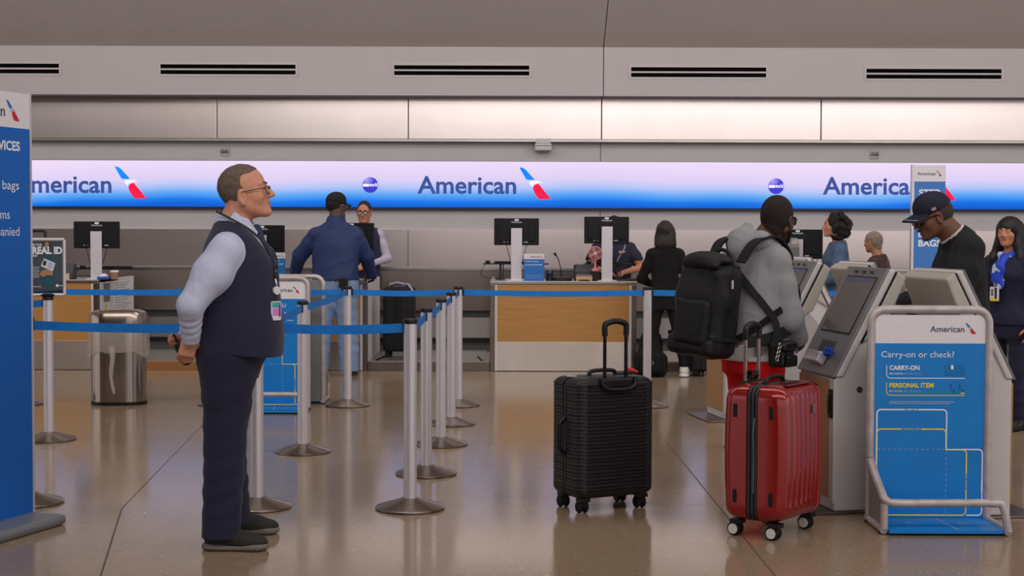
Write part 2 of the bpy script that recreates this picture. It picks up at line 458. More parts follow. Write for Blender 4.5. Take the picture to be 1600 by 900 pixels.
# ------------------------------------------------------------------ air vents in the fascia
slot_m = mat('vent_slot', (8, 8, 10), .9, spec=.05)
ventl = ['leftmost slotted air vent in the upper wall, cut by the photo edge', 'slotted air vent above the first airline name, between two vents',
         'slotted air vent left of the wall joint above the middle airline name', 'slotted air vent just right of the wall joint', 'slotted air vent above the tall step sign, last on the right']
vent0 = None
for i, (xa, xb, yc) in enumerate(((-118, 92, 107), (252, 461, 108.5), (616, 827, 110), (986, 1197, 113), (1353, 1565, 115.5))):
    p = D((xa + xb) / 2, yc, YF)
    if vent0 is None:
        wv_ = (xb - xa) / FPX * YF
        vent0 = t = thing('air_vent', ventl[i], 'air vent', (p.x, YF, p.z), 0, 'air vents in the fascia')
        b = MB()
        for z, hh in ((-.082, .015), (0, .0115), (.082, .015)): b.bx(-wv_ / 2 - .03, wv_ / 2 + .03, -.008, 0, z - hh, z + hh)
        for sx in (-1, 1): b.bx(sx * wv_ / 2, sx * (wv_ / 2 + .03), -.012, 0, -.09, .09)
        b.build('frame', mat('vent_frame', (190, 182, 182), .5), t)
        for z in (-.039, .039): MB().bx(-wv_ / 2, wv_ / 2, -.004, 0, z - .028, z + .028).build('slot', slot_m, t)
    else:
        copy_tree(vent0, ventl[i], (p.x, YF, p.z))
# small fittings between panels and sign
for px, py, lab in ((352, 236.5, 'small square emergency light plate on wall above the uniformed man'), (1366, 240.5, 'small square emergency light plate on wall at the right')):
    p = D(px, py, YW); t = thing('wall_light', lab, 'light fitting', (p.x, YW, p.z), 0, 'small wall fittings over the screen')
    MB().box((0, -.008, 0), (.125, .016, .135)).build('plate', mat('fitting_grey', (168, 164, 166), .5), t, bevel=.003)
    b = MB(); b.cyl((-.02, -.03, 0), (-.045, -.05, .0), .022, 12); b.cyl((.02, -.03, 0), (.045, -.05, 0), .022, 12); b.cyl((-.02, -.03, 0), (.02, -.03, 0), .014, 10); b.cyl((0, -.03, 0), (0, -.01, 0), .012, 10)
    b.build('lamp_head', steel, t, smooth=True)
p = D(848.5, 227, YW); t = thing('wall_speaker', 'white box fitting mounted under the metal panels near the joint', 'fitting', (p.x, YW, p.z))
fm = mat('fitting_white', (196, 194, 192), .45)
MB().bx(-.105, .105, -.16, 0, .02, .085).build('housing', fm, t, bevel=.008)
MB().bx(-.12, .12, -.20, 0, -.085, .018).build('lower_housing', fm, t, bevel=.02)
MB().bx(-.11, .11, -.206, -.2, -.02, -.012).build('slot', gray, t)
# ================================================================== QUEUE POSTS AND BELTS
def post_parts(root):
    MB().lathe([(.004, 0), (.178, 0), (.184, .004), (.184, .011), (.176, .016), (.060, .050), (.046, .058), (.004, .058)], n=48).build('base', cone_m, root, smooth=True)
    b = MB(); n = 48
    ring = lambda z: [Vector(((.0335 + (.0012 if (k // 3) % 2 == 0 else 0)) * math.cos(2 * PI * k / n), (.0335 + (.0012 if (k // 3) % 2 == 0 else 0)) * math.sin(2 * PI * k / n), z)) for k in range(n)]
    b.loft([ring(.05), ring(.985)]); b.build('pole', alu, root, smooth=True)
    MB().lathe([(.004, .975), (.037, .975), (.038, .98), (.038, .994), (.034, 1.0), (.004, 1.0)], n=32).build('cap', black, root, smooth=True)
def belt_child(root, target):
    v = Vector((target[0] - root.location.x, target[1] - root.location.y, 0)); L = v.length; d = v.normalized()
    n = 14
    path = [d * .036 + (v - d * .072) * (i / n) + Vector((0, 0, .952 - .012 * math.sin(PI * i / n))) for i in range(n + 1)]
    MB().ribbon(path, (0, 0, 1), .048, .0011).build('belt', belt_m, root)
    e = v - d * .036 + Vector((0, 0, .952)); r = rotz(math.atan2(d.y, d.x))
    MB().box(e - d * .003, (.014, .022, .058), r).build('belt_clip', black, root, bevel=.002)
    MB().box(d * .035 + Vector((0, 0, .952)), (.010, .018, .056), r).build('belt_slot', black, root, bevel=.002)
P0 = None
def post(px, Y, label, group='queue barrier posts'):
    global P0
    x = G(px, 362.7 + (px - 800) * .0031 + CAM_H * FPX / Y).x
    x = D(px, 600, Y).x
    if P0 is None:
        P0 = thing('queue_post', label, 'barrier post', (x, Y, 0), 0, group); post_parts(P0); P0['_bare'] = 1
        del P0['_bare']
        return P0
    return copy_tree(P0, label, (x, Y, 0))
_first = post(641, 7.70, 'nearest silver queue post in the middle row of five, in front')
pA = _first
mid = [pA]
for px, Y, l in ((666, 8.80, 'second nearest silver queue post in the row of five'), (689, 10.02, 'third silver queue post in the row of five, counted from the front'),
                 (705, 11.1, 'fourth silver queue post in the row of five, counted from the front'), (716, 12.3, 'farthest silver queue post of the row of five, belts leaving on both sides')):
    mid.append(post(px, Y, l))
pR = post(1011, 12.3, 'silver queue post right of the wooden counter, beside the woman in black')
pX = post(1352, 12.3, 'silver queue post hidden behind the check-in kiosks')
pM = post(401, 7.72, 'silver queue post just behind the legs of the uniformed man in vest')
pN = post(473, 9.67, 'silver queue post in front of the left bag sizer')
pO = post(543, 12.26, 'silver queue post behind which the man in jeans stands')
pQ = post(343, 12.3, 'silver queue post hidden behind the body of the uniformed man')
pL = post(34, 12.3, 'farthest silver queue post at the left behind the blue sign edge')
pK = post(43, 7.82, 'nearest silver queue post at the left, base peeping out by the blue sign')
pS = post(76, 10.2, 'silver queue post carrying the framed identity card poster', 'queue barrier posts')
pT = post(-22, 10.2, 'silver queue post fully behind the tall blue sign')
for a, b_ in ((pA, pM), (mid[1], pA), (mid[2], mid[1]), (mid[3], mid[2]), (mid[4], mid[3]), (mid[4], pO), (pR, mid[4]), (pX, pR),
              (pN, pM), (pO, pN), (pQ, pO), (pL, pQ), (pK, pM), (pS, pT)):
    belt_child(a, b_.location)

# framed poster on the left post
t = thing('poster_frame', 'grey framed poster about identity cards on top of a queue post', 'poster', (pS.location.x, pS.location.y, 1.0))
ps = 10.2 / FPX
fw, fh = 50 * ps, 86 * ps
rzp = R_(10)
t.rotation_euler = (0, 0, rzp)
z0 = .012
b = MB()
b.tube([(-fw / 2, 0, z0), (-fw / 2, 0, z0 + fh)], .012, 8); b.tube([(fw / 2, 0, z0), (fw / 2, 0, z0 + fh)], .012, 8)
b.tube([(-fw / 2, 0, z0), (fw / 2, 0, z0)], .012, 8); b.tube([(-fw / 2, 0, z0 + fh), (fw / 2, 0, z0 + fh)], .012, 8)
b.build('frame', alu, t, smooth=True)
MB().lathe([(.005, 0), (.045, 0), (.05, .012), (.03, .02), (.005, .02)], n=24).build('socket', black, t, smooth=True)
po = mat('poster_slate', (66, 78, 88), .4, var=.18, scale=4)
MB().bx(-fw / 2, fw / 2, -.006, .006, z0, z0 + fh).build('sheet', po, t)
def flat(poly, m, name, y=-.0075):
    o = MB().add([Vector((a, y, c)) for a, c in poly], [tuple(range(len(poly)))]).build(name, m, t); return o
cx, cz = -fw / 2, z0
U = lambda u, v: (cx + u * fw, cz + v * fh)
el = lambda u, v, ru, rv, n=16: [U(u + ru * math.cos(2 * PI * k / n), v + rv * math.sin(2 * PI * k / n)) for k in range(n)]
flat([U(0, 0), U(1, 0), U(1, .09), U(0, .05)], mat('poster_navy', (14, 40, 84), .4), 'print')
flat(el(.52, .42, .2, .28), mat('poster_teal', (30, 84, 104), .4, var=.2, scale=30), 'print', -.0078)
flat(el(.5, .9, .1, .085), mat('poster_hair', (60, 40, 32), .4), 'print', -.0080)
flat(el(.49, .905, .065, .06), mat('poster_skin', (176, 128, 100), .4), 'print', -.0082)
flat(el(.47, .385, .2, .07), MATS['poster_skin'], 'print', -.0084)
flat(el(.52, .26, .18, .1), MATS['poster_teal'], 'print', -.0084)
cr_ = [U(.40, .66), U(.74, .575), U(.66, .42), U(.30, .52)]
flat(cr_, mat('poster_card', (214, 218, 224), .4), 'print', -.0090)
flat([U(.40, .63), U(.48, .605), U(.44, .52), U(.355, .545)], mat('poster_dark', (44, 40, 44), .4), 'print', -.0094)
for k in range(3):
    flat([U(.54 - .02 * k, .585 - .035 * k), U(.68 - .02 * k, .55 - .035 * k), U(.675 - .02 * k, .54 - .035 * k), U(.535 - .02 * k, .575 - .035 * k)], logo_b, 'print', -.0094)
ux, uz = Vector((1, 0, 0)), Vector((0, 0, 1))
T = lambda s, u, v, cap, wd=None, bold=0: text(s, Vector((U(u, v)[0], -.0085, U(u, v)[1])), ux, uz, cap, wd, txtwhite, t, bold=bold, lift=.001)
T('BE YOUR', .06, .885, .016, .28 * fw, .02); T('REAL ID', .05, .745, .045, .9 * fw, .05); T('SELF', .06, .69, .014, .15 * fw, .02)
for k in range(6):
    flat([U(.06, .50 - .035 * k), U(.27 - .03 * (k % 2), .50 - .035 * k), U(.27 - .03 * (k % 2), .492 - .035 * k), U(.06, .492 - .035 * k)], txtwhite, 'print', -.0080)
flat([U(.06, .15), U(.30, .15), U(.30, .142), U(.06, .142)], txtwhite, 'print'); flat(el(.79, .165, .045, .026), txtwhite, 'print'); flat([U(.85, .17), U(.98, .17), U(.98, .16), U(.85, .16)], txtwhite, 'print')

# ================================================================== TALL BLUE SIGN, LEFT
d = Vector((-.336, -.942, 0)).normalized(); pr = Vector((-d.y, d.x, 0)) * -1
pr = Vector((.942, -.336, 0)).normalized()
edge = Vector((-2.388, 7.30, 0))
t = thing('information_sign', 'tall bright blue services sign on grey base at the left edge', 'sign', edge)
Wd, Ht, zt = .80, 2.127, .06
def slab(b, a0, a1, n0, n1, zA, zB):
    vs = []
    for a in (a0, a1):
        for n_ in (n0, n1):
            for z in (zA, zB): vs.append(d * a + pr * n_ + Vector((0, 0, z)))
    b.add(vs, [(0, 1, 3, 2), (4, 6, 7, 5), (0, 4, 5, 1), (2, 3, 7, 6), (0, 2, 6, 4), (1, 5, 7, 3)]); return b
slab(MB(), -.02, Wd + .02, -.19, .19, 0, .052).build('base', mat('sign_base_grey', (128, 132, 138), .45, .3, var=.05), t, bevel=.02)
hz = Ht - .172
slab(MB(), 0, Wd, -.03, 0, zt - .01, hz).build('panel', signblue, t)
slab(MB(), 0, Wd, -.03, 0, hz, Ht).build('header', white, t)
slab(MB(), -.012, 0, -.036, .004, zt - .01, Ht + .004).build('edge_strip', alu, t)
ru, rn = -d, pr
def at_sign(a, z): return d * a + Vector((0, 0, z))
wordmark(at_sign(.075, Ht - .138), ru, Z1, .098, t)
text('SERVICES', at_sign(.075, 1.845), ru, Z1, .043, .255, txtwhite, t, bold=.03, right=True)
text('bags', at_sign(.085, 1.655), ru, Z1, .043, .122, txtwhite, t, right=True); text('t', at_sign(.228, 1.655), ru, Z1, .043, .018, txtwhite, t, right=True)
text('items', at_sign(.155, 1.512), ru, Z1, .043, .14, txtwhite, t, right=True)
text('unaccompanied', at_sign(.085, 1.43), ru, Z1, .043, .41, txtwhite, t, right=True)

# ================================================================== STEP SIGN, BACK RIGHT
Ys = 14.0
p0 = D(1427, 400, Ys); p1 = D(1476, 400, Ys); zt_ = ZY(256, Ys) ; sw = p1.x - p0.x
t = thing('information_sign', 'tall slim blue step sign with white header behind the man in cap', 'sign', ((p0.x + p1.x) / 2, Ys, 0))
MB().bx(-sw / 2 - .1, sw / 2 + .1, -.18, .2, 0, .05).build('base', MATS['sign_base_grey'], t, bevel=.01)
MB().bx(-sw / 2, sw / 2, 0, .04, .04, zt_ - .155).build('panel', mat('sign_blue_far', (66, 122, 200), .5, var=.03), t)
MB().bx(-sw / 2, sw / 2, 0, .04, zt_ - .155, zt_).build('header', white, t)
MB().bx(-sw / 2 - .022, -sw / 2, -.004, .05, .04, zt_ + .005).build('edge_strip', alu, t)
wordmark((sw / 2 - .035, 0, zt_ - .105), X1, Z1, .056, t)
for s, z, wd in (('STEP', zt_ - .29, .2), ('DROP', zt_ - .68, .215), ('BAGS', zt_ - .77, .215)):
    text(s, (-sw / 2 + .045, 0, z), X1, Z1, .058, wd, txtwhite, t, bold=.03)
b = MB(); n = 32
ro, ri = .105, .07
vs = [Vector((r * math.cos(2 * PI * k / n), -.0015, zt_ - .45 + r * math.sin(2 * PI * k / n))) for k in range(n) for r in (ro, ri)]
b.add(vs, [(2 * k, (2 * k + 2) % (2 * n), (2 * k + 3) % (2 * n), 2 * k + 1) for k in range(n)]); b.build('ring', txtwhite, t)

# ================================================================== BAG SIZERS
def make_sizer(label, loc, rz=0):
    t = thing('bag_sizer', label, 'bag sizer', loc, rz, 'carry-on bag sizers')
    w, h, r = .59, 1.075, .07
    V = lambda x, z, y=0: Vector((x, y, z))
    path = [V(-w / 2, .02)] + arc((-w / 2 + r, h - r), r, PI, PI / 2, 6, V) + arc((w / 2 - r, h - r), r, PI / 2, 0, 6, V) + [V(w / 2, .02)]
    MB().tube(path, .021, 12).build('frame', tube_m, t, smooth=True)
    fy = -.34
    path = spline([V(-w / 2, .34, -.015), V(-w / 2, .31, -.03), V(-w / 2, .20, -.24), V(-w / 2 + .012, .165, -.29), V(-w / 2 + .06, .155, -.305), V(0, .155, -.305), V(w / 2 - .07, .155, -.305), V(w / 2 - .02, .14, -.31), V(w / 2, .02, fy + .01)], 6)
    MB().tube(path, .02, 12).build('front_rail', tube_m, t, smooth=True)
    b = MB()
    b.tube([V(-w / 2, .15, -.30), V(-w / 2, .03, -.30)], .019, 12)
    b.tube([V(-w / 2, .022, .03), V(-w / 2, .022, -.30)], .019, 12)
    b.build('base_rail', tube_m, t, smooth=True)
    MB().tube([V(w / 2, .022, .0), V(w / 2, .022, fy + .01)], .019, 12).build('base_rail', tube_m, t, smooth=True)
    MB().prism([(-.01, .03), (-.28, .03), (-.28, .15), (-.215, .22), (-.03, .30), (-.01, .30)], lambda a, c, x: Vector((x, a, c)), -w / 2 - .006, -w / 2 + .006).build('side_panel', mat('sizer_side', (146, 136, 138), .5, .3), t)
    b = MB()
    for x in (-w / 2, w / 2):
        for y in (.02, -.27): b.cyl((x, y, 0), (x, y, .008), .018, 10)
    b.build('foot', rubber, t)
    hx = w / 2 - .02; ztop = h - .028
    MB().bx(-hx, hx, .0, .012, .02, h - .03).build('back_plate', mat('sizer_back', (132, 132, 136), .5, .4), t)
    MB().bx(-hx, hx, -.006, .0, .028, .905).build('board', boardblue, t)
    hp = [(-hx, .905), (hx, .905), (hx, ztop - .03)] + arc((hx - .035, ztop - .035), .035, 0, PI / 2, 5, lambda a, c: (a, c)) + arc((-hx + .035, ztop - .035), .035, PI / 2, PI, 5, lambda a, c: (a, c))
    MB().prism(hp, lambda a, c, y: Vector((a, y, c)), -.006, .0).build('header', white, t)
    MB().bx(-hx, hx, fy + .01, -.0, .012, .026).build('tray', boardblue, t)
    O = Vector((0, -.006, 0))
    wordmark((hx - .045, -.006, .953), X1, Z1, .055, t)
    text('Carry-on or check?', (-hx + .03, -.006, .835), X1, Z1, .030, .365, txtwhite, t)
    text('CARRY-ON', (-hx + .072, -.006, .772), X1, Z1, .021, .150, txtwhite, t, bold=.035)
    text('PERSONAL ITEM', (-hx + .072, -.006, .684), X1, Z1, .021, .222, yellow, t, bold=.035)
    text('22 x 14 x 9 in', (-hx + .072, -.006, .749), X1, Z1, .009, .067, txtwhite, t, bold=.03)
    text('(56 x 36 x 23 cm)', (-hx + .146, -.006, .749), X1, Z1, .009, .085, logo_g, t)
    text('18 x 14 x 8 in', (-hx + .072, -.006, .661), X1, Z1, .009, .067, yellow, t, bold=.03)
    text('(45 x 35 x 20 cm)', (-hx + .146, -.006, .661), X1, Z1, .009, .085, logo_g, t)
    for z, m in ((.795, txtwhite), (.709, yellow)):
        strip([(-hx + .058, z)] + arc((-hx + .078, z - .045 - .0), .02, PI, 1.5 * PI, 5, lambda a, c: (a, c)) + [(hx - .10, z - .065)], O, X1, Z1, .004, m, t)
    for k in range(2):
        strip([(-hx + .073, .612 - .009 * k), (hx - .15 - .02 * k, .612 - .009 * k)], O, X1, Z1, .003, logo_g, t, 'fine_print')
    # small pictograms
    for k in range(4):
        x = hx - .19 + .026 * k
        strip([(x - .010, .775), (x - .010, .795), (x + .010, .795), (x + .010, .775), (x - .010, .775)], O, X1, Z1, .002, mat('pictogram_blue', (16, 70, 130), .5), t, 'pictogram')
        strip([(x + .008 * math.cos(2 * PI * q / 12), .755 + .011 * math.sin(2 * PI * q / 12)) for q in range(13)], O, X1, Z1, .002, MATS['pictogram_blue'], t, 'pictogram')
    strip([(hx - .164, .774), (hx - .164, .796)], O, X1, Z1, .014, txtwhite, t, 'pictogram')
    for k in range(2):
        x = hx - .17 + .045 * k
        strip([(x, .705), (x + .002, .672), (x + .018, .672), (x + .020, .655)], O, X1, Z1, .004, MATS['pictogram_blue'], t, 'pictogram')
    strip([(hx - .118, .655), (hx - .10, .655)], O, X1, Z1, .007, yellow, t, 'pictogram')
    # outlines of the permitted sizes
    A2 = lambda a, c: (a, c)
    xs, xr = -hx + .012, hx - .006
    xm = xs + .350; ym, yt, yb = .372, .572, .040
    ln = lambda pts, m, wd=.0066: strip(pts, O, X1, Z1, wd, m, t, 'outline')
    ln([(xs, yb + .2)] + [(xs, yt - .02)] + arc((xs + .02, yt - .02), .02, PI, PI / 2, 5, A2) + [(xs + .142, yt)], txtwhite)
    ln([(xs + .206, yt)] + arc((xm - .02, yt - .02), .02, PI / 2, 0, 5, A2) + [(xm, ym)] + arc((xr - .02, ym - .02), .02, PI / 2, 0, 5, A2) + arc((xr - .02, yb + .02), .02, 0, -PI / 2, 5, A2) + [(xs + .455, yb)], txtwhite)
    text('CARRY-ON', (xs + .174, -.006, yt - .004), X1, Z1, .009, .055, txtwhite, t, bold=.03, center=True)
    text('CARRY-ON', (xr + .004, -.006, .16), Z1, -X1, .009, .055, txtwhite, t, bold=.03)
    y2 = yt - .098; x2 = xs + .452
    ln([(xs + .001, yb), (xs + .001, y2 - .02)] + arc((xs + .021, y2 - .02), .02, PI, PI / 2, 5, A2) + [(xs + .125, y2)], yellow)
    ln([(xs + .222, y2)] + arc((xm - .022, y2 - .02), .02, PI / 2, 0, 5, A2) + [(xm - .002, ym - .002)] + arc((x2 - .02, ym - .022), .02, PI / 2, 0, 5, A2) + [(x2, .25)], yellow)
    ln([(x2, .17)] + arc((x2 - .02, yb + .02), .02, 0, -PI / 2, 5, A2) + [(xs, yb)], yellow)
    text('PERSONAL ITEM', (xs + .174, -.006, y2 - .004), X1, Z1, .009, .085, yellow, t, center=True)
    text('PERSONAL ITEM', (x2 + .004, -.006, .176), Z1, -X1, .008, .07, yellow, t)
    for k in range(13): ln([(xs + .006 + .027 * k, ym), (xs + .020 + .027 * k, ym)], logo_g, .002)
    for k in range(12): ln([(xm, ym - .01 - .027 * k), (xm, ym - .024 - .027 * k)], logo_g, .002)
    TO, TU = Vector((0, 0, .026)), Vector((0, 1, 0))
    strip([(.06, fy + .02), (.03, -.03)], TO, X1, TU, .006, logo_g, t, 'outline')
    strip([(.22, -.16), (.10, -.16)], TO, X1, TU, .005, logo_g, t, 'outline'); strip([(.13, -.13), (.10, -.16), (.13, -.19)], TO, X1, TU, .005, logo_g, t, 'outline')
    strip([(-.12 + .02 * math.cos(2 * PI * q / 12), -.15 + .03 * math.sin(2 * PI * q / 12)) for q in range(11)], TO, X1, TU, .004, logo_g, t, 'outline')
    return t
S0 = make_sizer('near carry-on bag sizer with grey tube frame in front of the kiosks, right', (2.095, 7.36, 0))
sx_ = D(484, 500, 12.0).x - .31
S1 = copy_tree(S0, 'far carry-on bag sizer behind the uniformed man, blue board facing the camera', (sx_, 12.0, 0), 0)
S2 = copy_tree(S0, 'far carry-on bag sizer turned away, back to back with another one', (sx_ + .07, 12.42, 0), PI)

# ================================================================== CHECK-IN KIOSKS
k_white = mat('kiosk_white', (198, 194, 194), .42, var=.02, scale=4)
k_gray = mat('kiosk_grey', (128, 126, 130), .38, .35, var=.04)
k_back = mat('kiosk_back_grey', (182, 175, 167), .5, .1, var=.03)
k_brown = mat('kiosk_wood_front', (170, 130, 88), .45, var=.05, scale=4, stretch=(1, 1, 8))
k_screen = mat('kiosk_screen', (98, 95, 95), .2, var=.05, coat=.5)
KA = R_(10)
def make_kiosk(label, loc, rz):
    t = thing('check_in_kiosk', label, 'kiosk', loc, rz, 'self-service check-in kiosks')
    KW = .50
    f = lambda u, z, w_: Vector((u, w_, z))
    MB().prism([(-.16, 0), (.43, 0), (.43, .012), (-.16, .012)], f, -.03, KW + .03).build('base_plate', darksteel, t, bevel=.004)
    ang = math.atan2(.55, .285); du, dz = math.cos(ang), math.sin(ang); nu, nz = dz, -du      # along the screen; into the head
    Lh = math.hypot(.285, .55)
    # body
    MB().prism([(.0, .012), (.0, .70), (.02, .735), (.10, .885), (.19, 1.0), (.43, .72), (.43, .10), (.40, .012)], f, 0, KW).build('body', k_white, t, bevel=.008)
    MB().prism([(-.006, .07), (-.006, .69), (.004, .69), (.004, .07)], f, .07, KW - .0).build('front_panel', k_brown, t, bevel=.003)
    MB().prism([(-.009, .05), (-.009, .70), (.006, .70), (.006, .05)], f, .004, .064).build('corner_post', k_white, t, bevel=.004)
    b = MB(); b.box((-.013, .034, .57), (.010, .045, .15)); b.box((-.022, .034, .565), (.012, .02, .10)); b.build('lock', black, t, bevel=.003)
    b = MB(); b.cyl((.13, -.004, .645), (.13, .004, .645), .016, 14); b.build('key_switch', gray_d, t)
    b = MB(); b.bx(.385, .393, -.004, .002, .14, .68)
    b.build('hinge', k_back, t)
    MB().box((-.012, .28, .62), (.012, .10, .06)).build('receipt_slot', black, t)
    # head: a leaning slab
    P = lambda s, n_: (-.015 + du * s + nu * n_, .715 + dz * s + nz * n_)
    MB().prism([P(.0, .012), P(Lh + .015, .012), P(Lh + .02, .05), P(.26, .05), P(0.02, .05)], f, -.012, KW + .012).build('head_shell', k_white, t, bevel=.012, seg=3)
    MB().prism([P(.22, .0505), P(Lh + .015, .0505), P(Lh + .012, .056), P(.22, .056)], f, -.013, KW + .013).build('seam_strip', black, t)
    MB().prism([P(.22, .056), P(Lh + .022, .056), P(Lh + .012, .115), P(.34, .135)], f, -.014, KW + .014).build('back_cover', k_back, t, bevel=.01)
    MB().prism([P(-.005, 0), P(Lh + .012, 0), P(Lh + .012, .013), P(-.005, .013)], f, -.008, KW + .008).build('bezel', k_gray, t, bevel=.006)
    MB().prism([P(.235, -.002), P(Lh - .045, -.002), P(Lh - .045, .004), P(.235, .004)], f, .052, KW - .052).build('screen_surround', black, t, bevel=.002)
    MB().prism([P(.245, -.004), P(Lh - .055, -.004), P(Lh - .055, .002), P(.245, .002)], f, .062, KW - .062).build('screen', k_screen, t)
    MB().prism([P(Lh - .075, -.005), P(Lh - .058, -.005), P(Lh - .058, 0), P(Lh - .075, 0)], f, .075, KW - .075).build('status_bar', mat('status_bar', (86, 92, 140), .3), t)
    b = MB()
    for w_ in (.15, .25, .35): a0 = P(Lh - .018, -.001); b.box(f(a0[0], a0[1], w_), (.02, .022, .012))
    b.build('camera_window', gray_d, t)
    # document reader on the lower face
    c = P(.11, 0)
    MB().prism([P(.05, -.001), P(.19, -.001), P(.19, .006), P(.05, .006)], f, .16, .36).build('reader_recess', gray_d, t, bevel=.003)
    b = MB(); b.prism([P(.05, -.048), P(.105, -.048), P(.115, 0), P(.045, 0)], f, .19, .38); b.build('document_reader', alu, t, bevel=.004)
    b = MB(); p_ = P(.115, -.012)
    for k in range(6):
        a = k * PI / 3; q = P(.115 + .016 * math.cos(a), -.018); b.cyl(f(q[0], q[1], .13 + .020 * math.sin(a)), f(q[0] - .028 * nu, q[1] - .028 * nz, .13 + .028 * math.sin(a)), .011, 8)
    b.cyl(f(p_[0], p_[1], .13), f(p_[0] - .02 * nu, p_[1] - .02 * nz, .13), .02, 12)
    b.build('card_reader', mat('card_reader_blue', (28, 72, 176), .3), t, smooth=True)
    return t
kb = (1.676, 7.59)
K0 = make_kiosk('nearest check-in kiosk facing left, leaning dark screen above the red suitcase', (kb[0], kb[1], 0), KA)
copy_tree(K0, 'second check-in kiosk facing left, screen in front of the man in grey hoodie', (kb[0] + .01, kb[1] + 1.86, 0), KA)
copy_tree(K0, 'farthest check-in kiosk facing left, wood front and base seen beside red trousers', (kb[0] - .02, kb[1] + 3.70, 0), KA)
kc = (2.475, 8.0)
copy_tree(K0, 'nearest check-in kiosk turned right, grey back in front of the man in dark suit', (kc[0], kc[1], 0), KA + PI)
copy_tree(K0, 'middle check-in kiosk turned right, grey back below the woman in denim', (kc[0] + .01, kc[1] + 1.86, 0), KA + PI)
copy_tree(K0, 'farthest check-in kiosk turned right, only its top edge showing', (kc[0] - .02, kc[1] + 3.70, 0), KA + PI)

# ================================================================== COUNTERS AND BAGGAGE BELTS
YC = 15.35
def make_counter(label, xc, group='wood-fronted check-in counters'):
    t = thing('service_counter', label, 'counter', (xc, YC, 0), 0, group)
    hw, H = .765, .945
    MB().bx(-hw, hw, 0, .78, H - .035, H).build('worktop', steel_h, t, bevel=.006)
    MB().bx(-hw + .05, hw - .05, .012, .04, H - .10, H - .035).build('apron', darksteel, t)
    b = MB(); b.bx(-hw, -hw + .052, 0, .06, 0, H - .035); b.build('leg_post', darksteel, t, bevel=.004)
    b = MB(); b.bx(hw - .052, hw, 0, .06, 0, H - .035); b.build('leg_post', darksteel, t, bevel=.004)
    for s in (-1, 1): MB().bx(s * (hw - .052), s * (hw - .075), .0, .05, 0.005, H - .04).build('edge_trim', offwhite, t)
    MB().bx(-hw + .075, hw - .075, .01, .035, .31, H - .04).build('front_panel', wood, t)
    MB().bx(-hw + .062, hw - .062, .004, .035, .005, .31).build('kick_plate', aniso('kick_steel', (196, 186, 180), .40, 1.0, turn=.25, var=.10, scale=2.2, stretch=(1, 1, .4)), t, bevel=.003)
    for s in (-1, 1): MB().bx(s * (hw - .03), s * hw, .06, 1.45, .0, H - .003).build('side_panel', offwhite, t, bevel=.004)
    return t
xcen = D(880, 500, YC).x; dx = 421 / FPX * YC
C0 = make_counter('wooden front counter in the middle with two monitors on it', xcen)
C1 = copy_tree(C0, 'wooden front counter where the man in blue jacket leans', (xcen - dx + .0, YC, 0))
C2 = copy_tree(C0, 'wooden front counter at the left behind the steel bin', (xcen - 2 * dx, YC, 0))
C3 = copy_tree(C0, 'wooden front counter at the right hidden behind the kiosks', (xcen + dx, YC, 0))
Hc = .945
cv = thing('baggage_conveyor', 'long steel baggage belt with low guard running behind the counters', 'conveyor', (0, 17.3, 0))
MB().bx(-15, 15, 0, .05, .53, 1.0).build('guard_panel', aniso('guard_steel', (176, 164, 154), .36, 1.0, var=.14, scale=1.1), cv)
MB().bx(-15, 15, -.02, .06, 1.0, 1.045).build('top_rail', steel, cv, bevel=.008)
MB().bx(-15, 15, .06, .14, .44, .54).build('recess', gray_d, cv)
MB().bx(-15, 15, -.16, -.05, .22, .455).build('apron', steel_h, cv)
MB().bx(-15, 15, -.05, .06, .44, .456).build('ledge', steel, cv)
MB().bx(-15, 15, -.19, -.1, .185, .222).build('bumper', black, cv)
MB().bx(-15, 15, -.12, .02, 0, .19).build('plinth', gray, cv)
MB().bx(-15, 15, .14, 1.1, .45, .5).build('belt_bed', rubber, cv)
MB().bx(-15, 15, 1.1, 1.2, .0, .9).build('rear_guard', steel_h, cv)
def scale_unit(label, x0, x1, front):
    t = thing('bag_scale', label, 'bag scale', ((x0 + x1) / 2, YC, 0), 0, 'low bag scales between counters'); h = (x1 - x0) / 2 - .005
    MB().bx(-h, h, .0, 1.55, .0, .095).build('platform', steel_h, t, bevel=.004)
    MB().bx(-h, h, -.012, .0, .0, .1).build('front_plate', front, t, bevel=.003)
    MB().bx(-h + .05, h - .05, .06, 1.5, .095, .102).build('weigh_plate', mat('weigh_plate', (150, 148, 148), .4, .8), t)
    b = MB()
    for s in (-1, 1): b.tube([(s * (h - .08), .08, .105), (s * (h - .13), .55, .105)], .012, 6)
    b.build('guide_bar', black, t)
    return t
hw = .765
copper_tint = mat('steel_reflection_tint', (190, 140, 96), .35, .7, var=.08)  # warm reflection in the steel front put into the base colour
scale_unit('low steel bag scale between the middle counter and the one left of it', xcen - dx + hw, xcen - hw, darksteel)
scale_unit('low bag scale with warm reflection coloured on its front behind the uniformed man', xcen - 2 * dx + hw, xcen - dx - hw, copper_tint)
scale_unit('low steel bag scale right of the middle counter, woman in black before it', xcen + hw, xcen + dx - hw, darksteel)

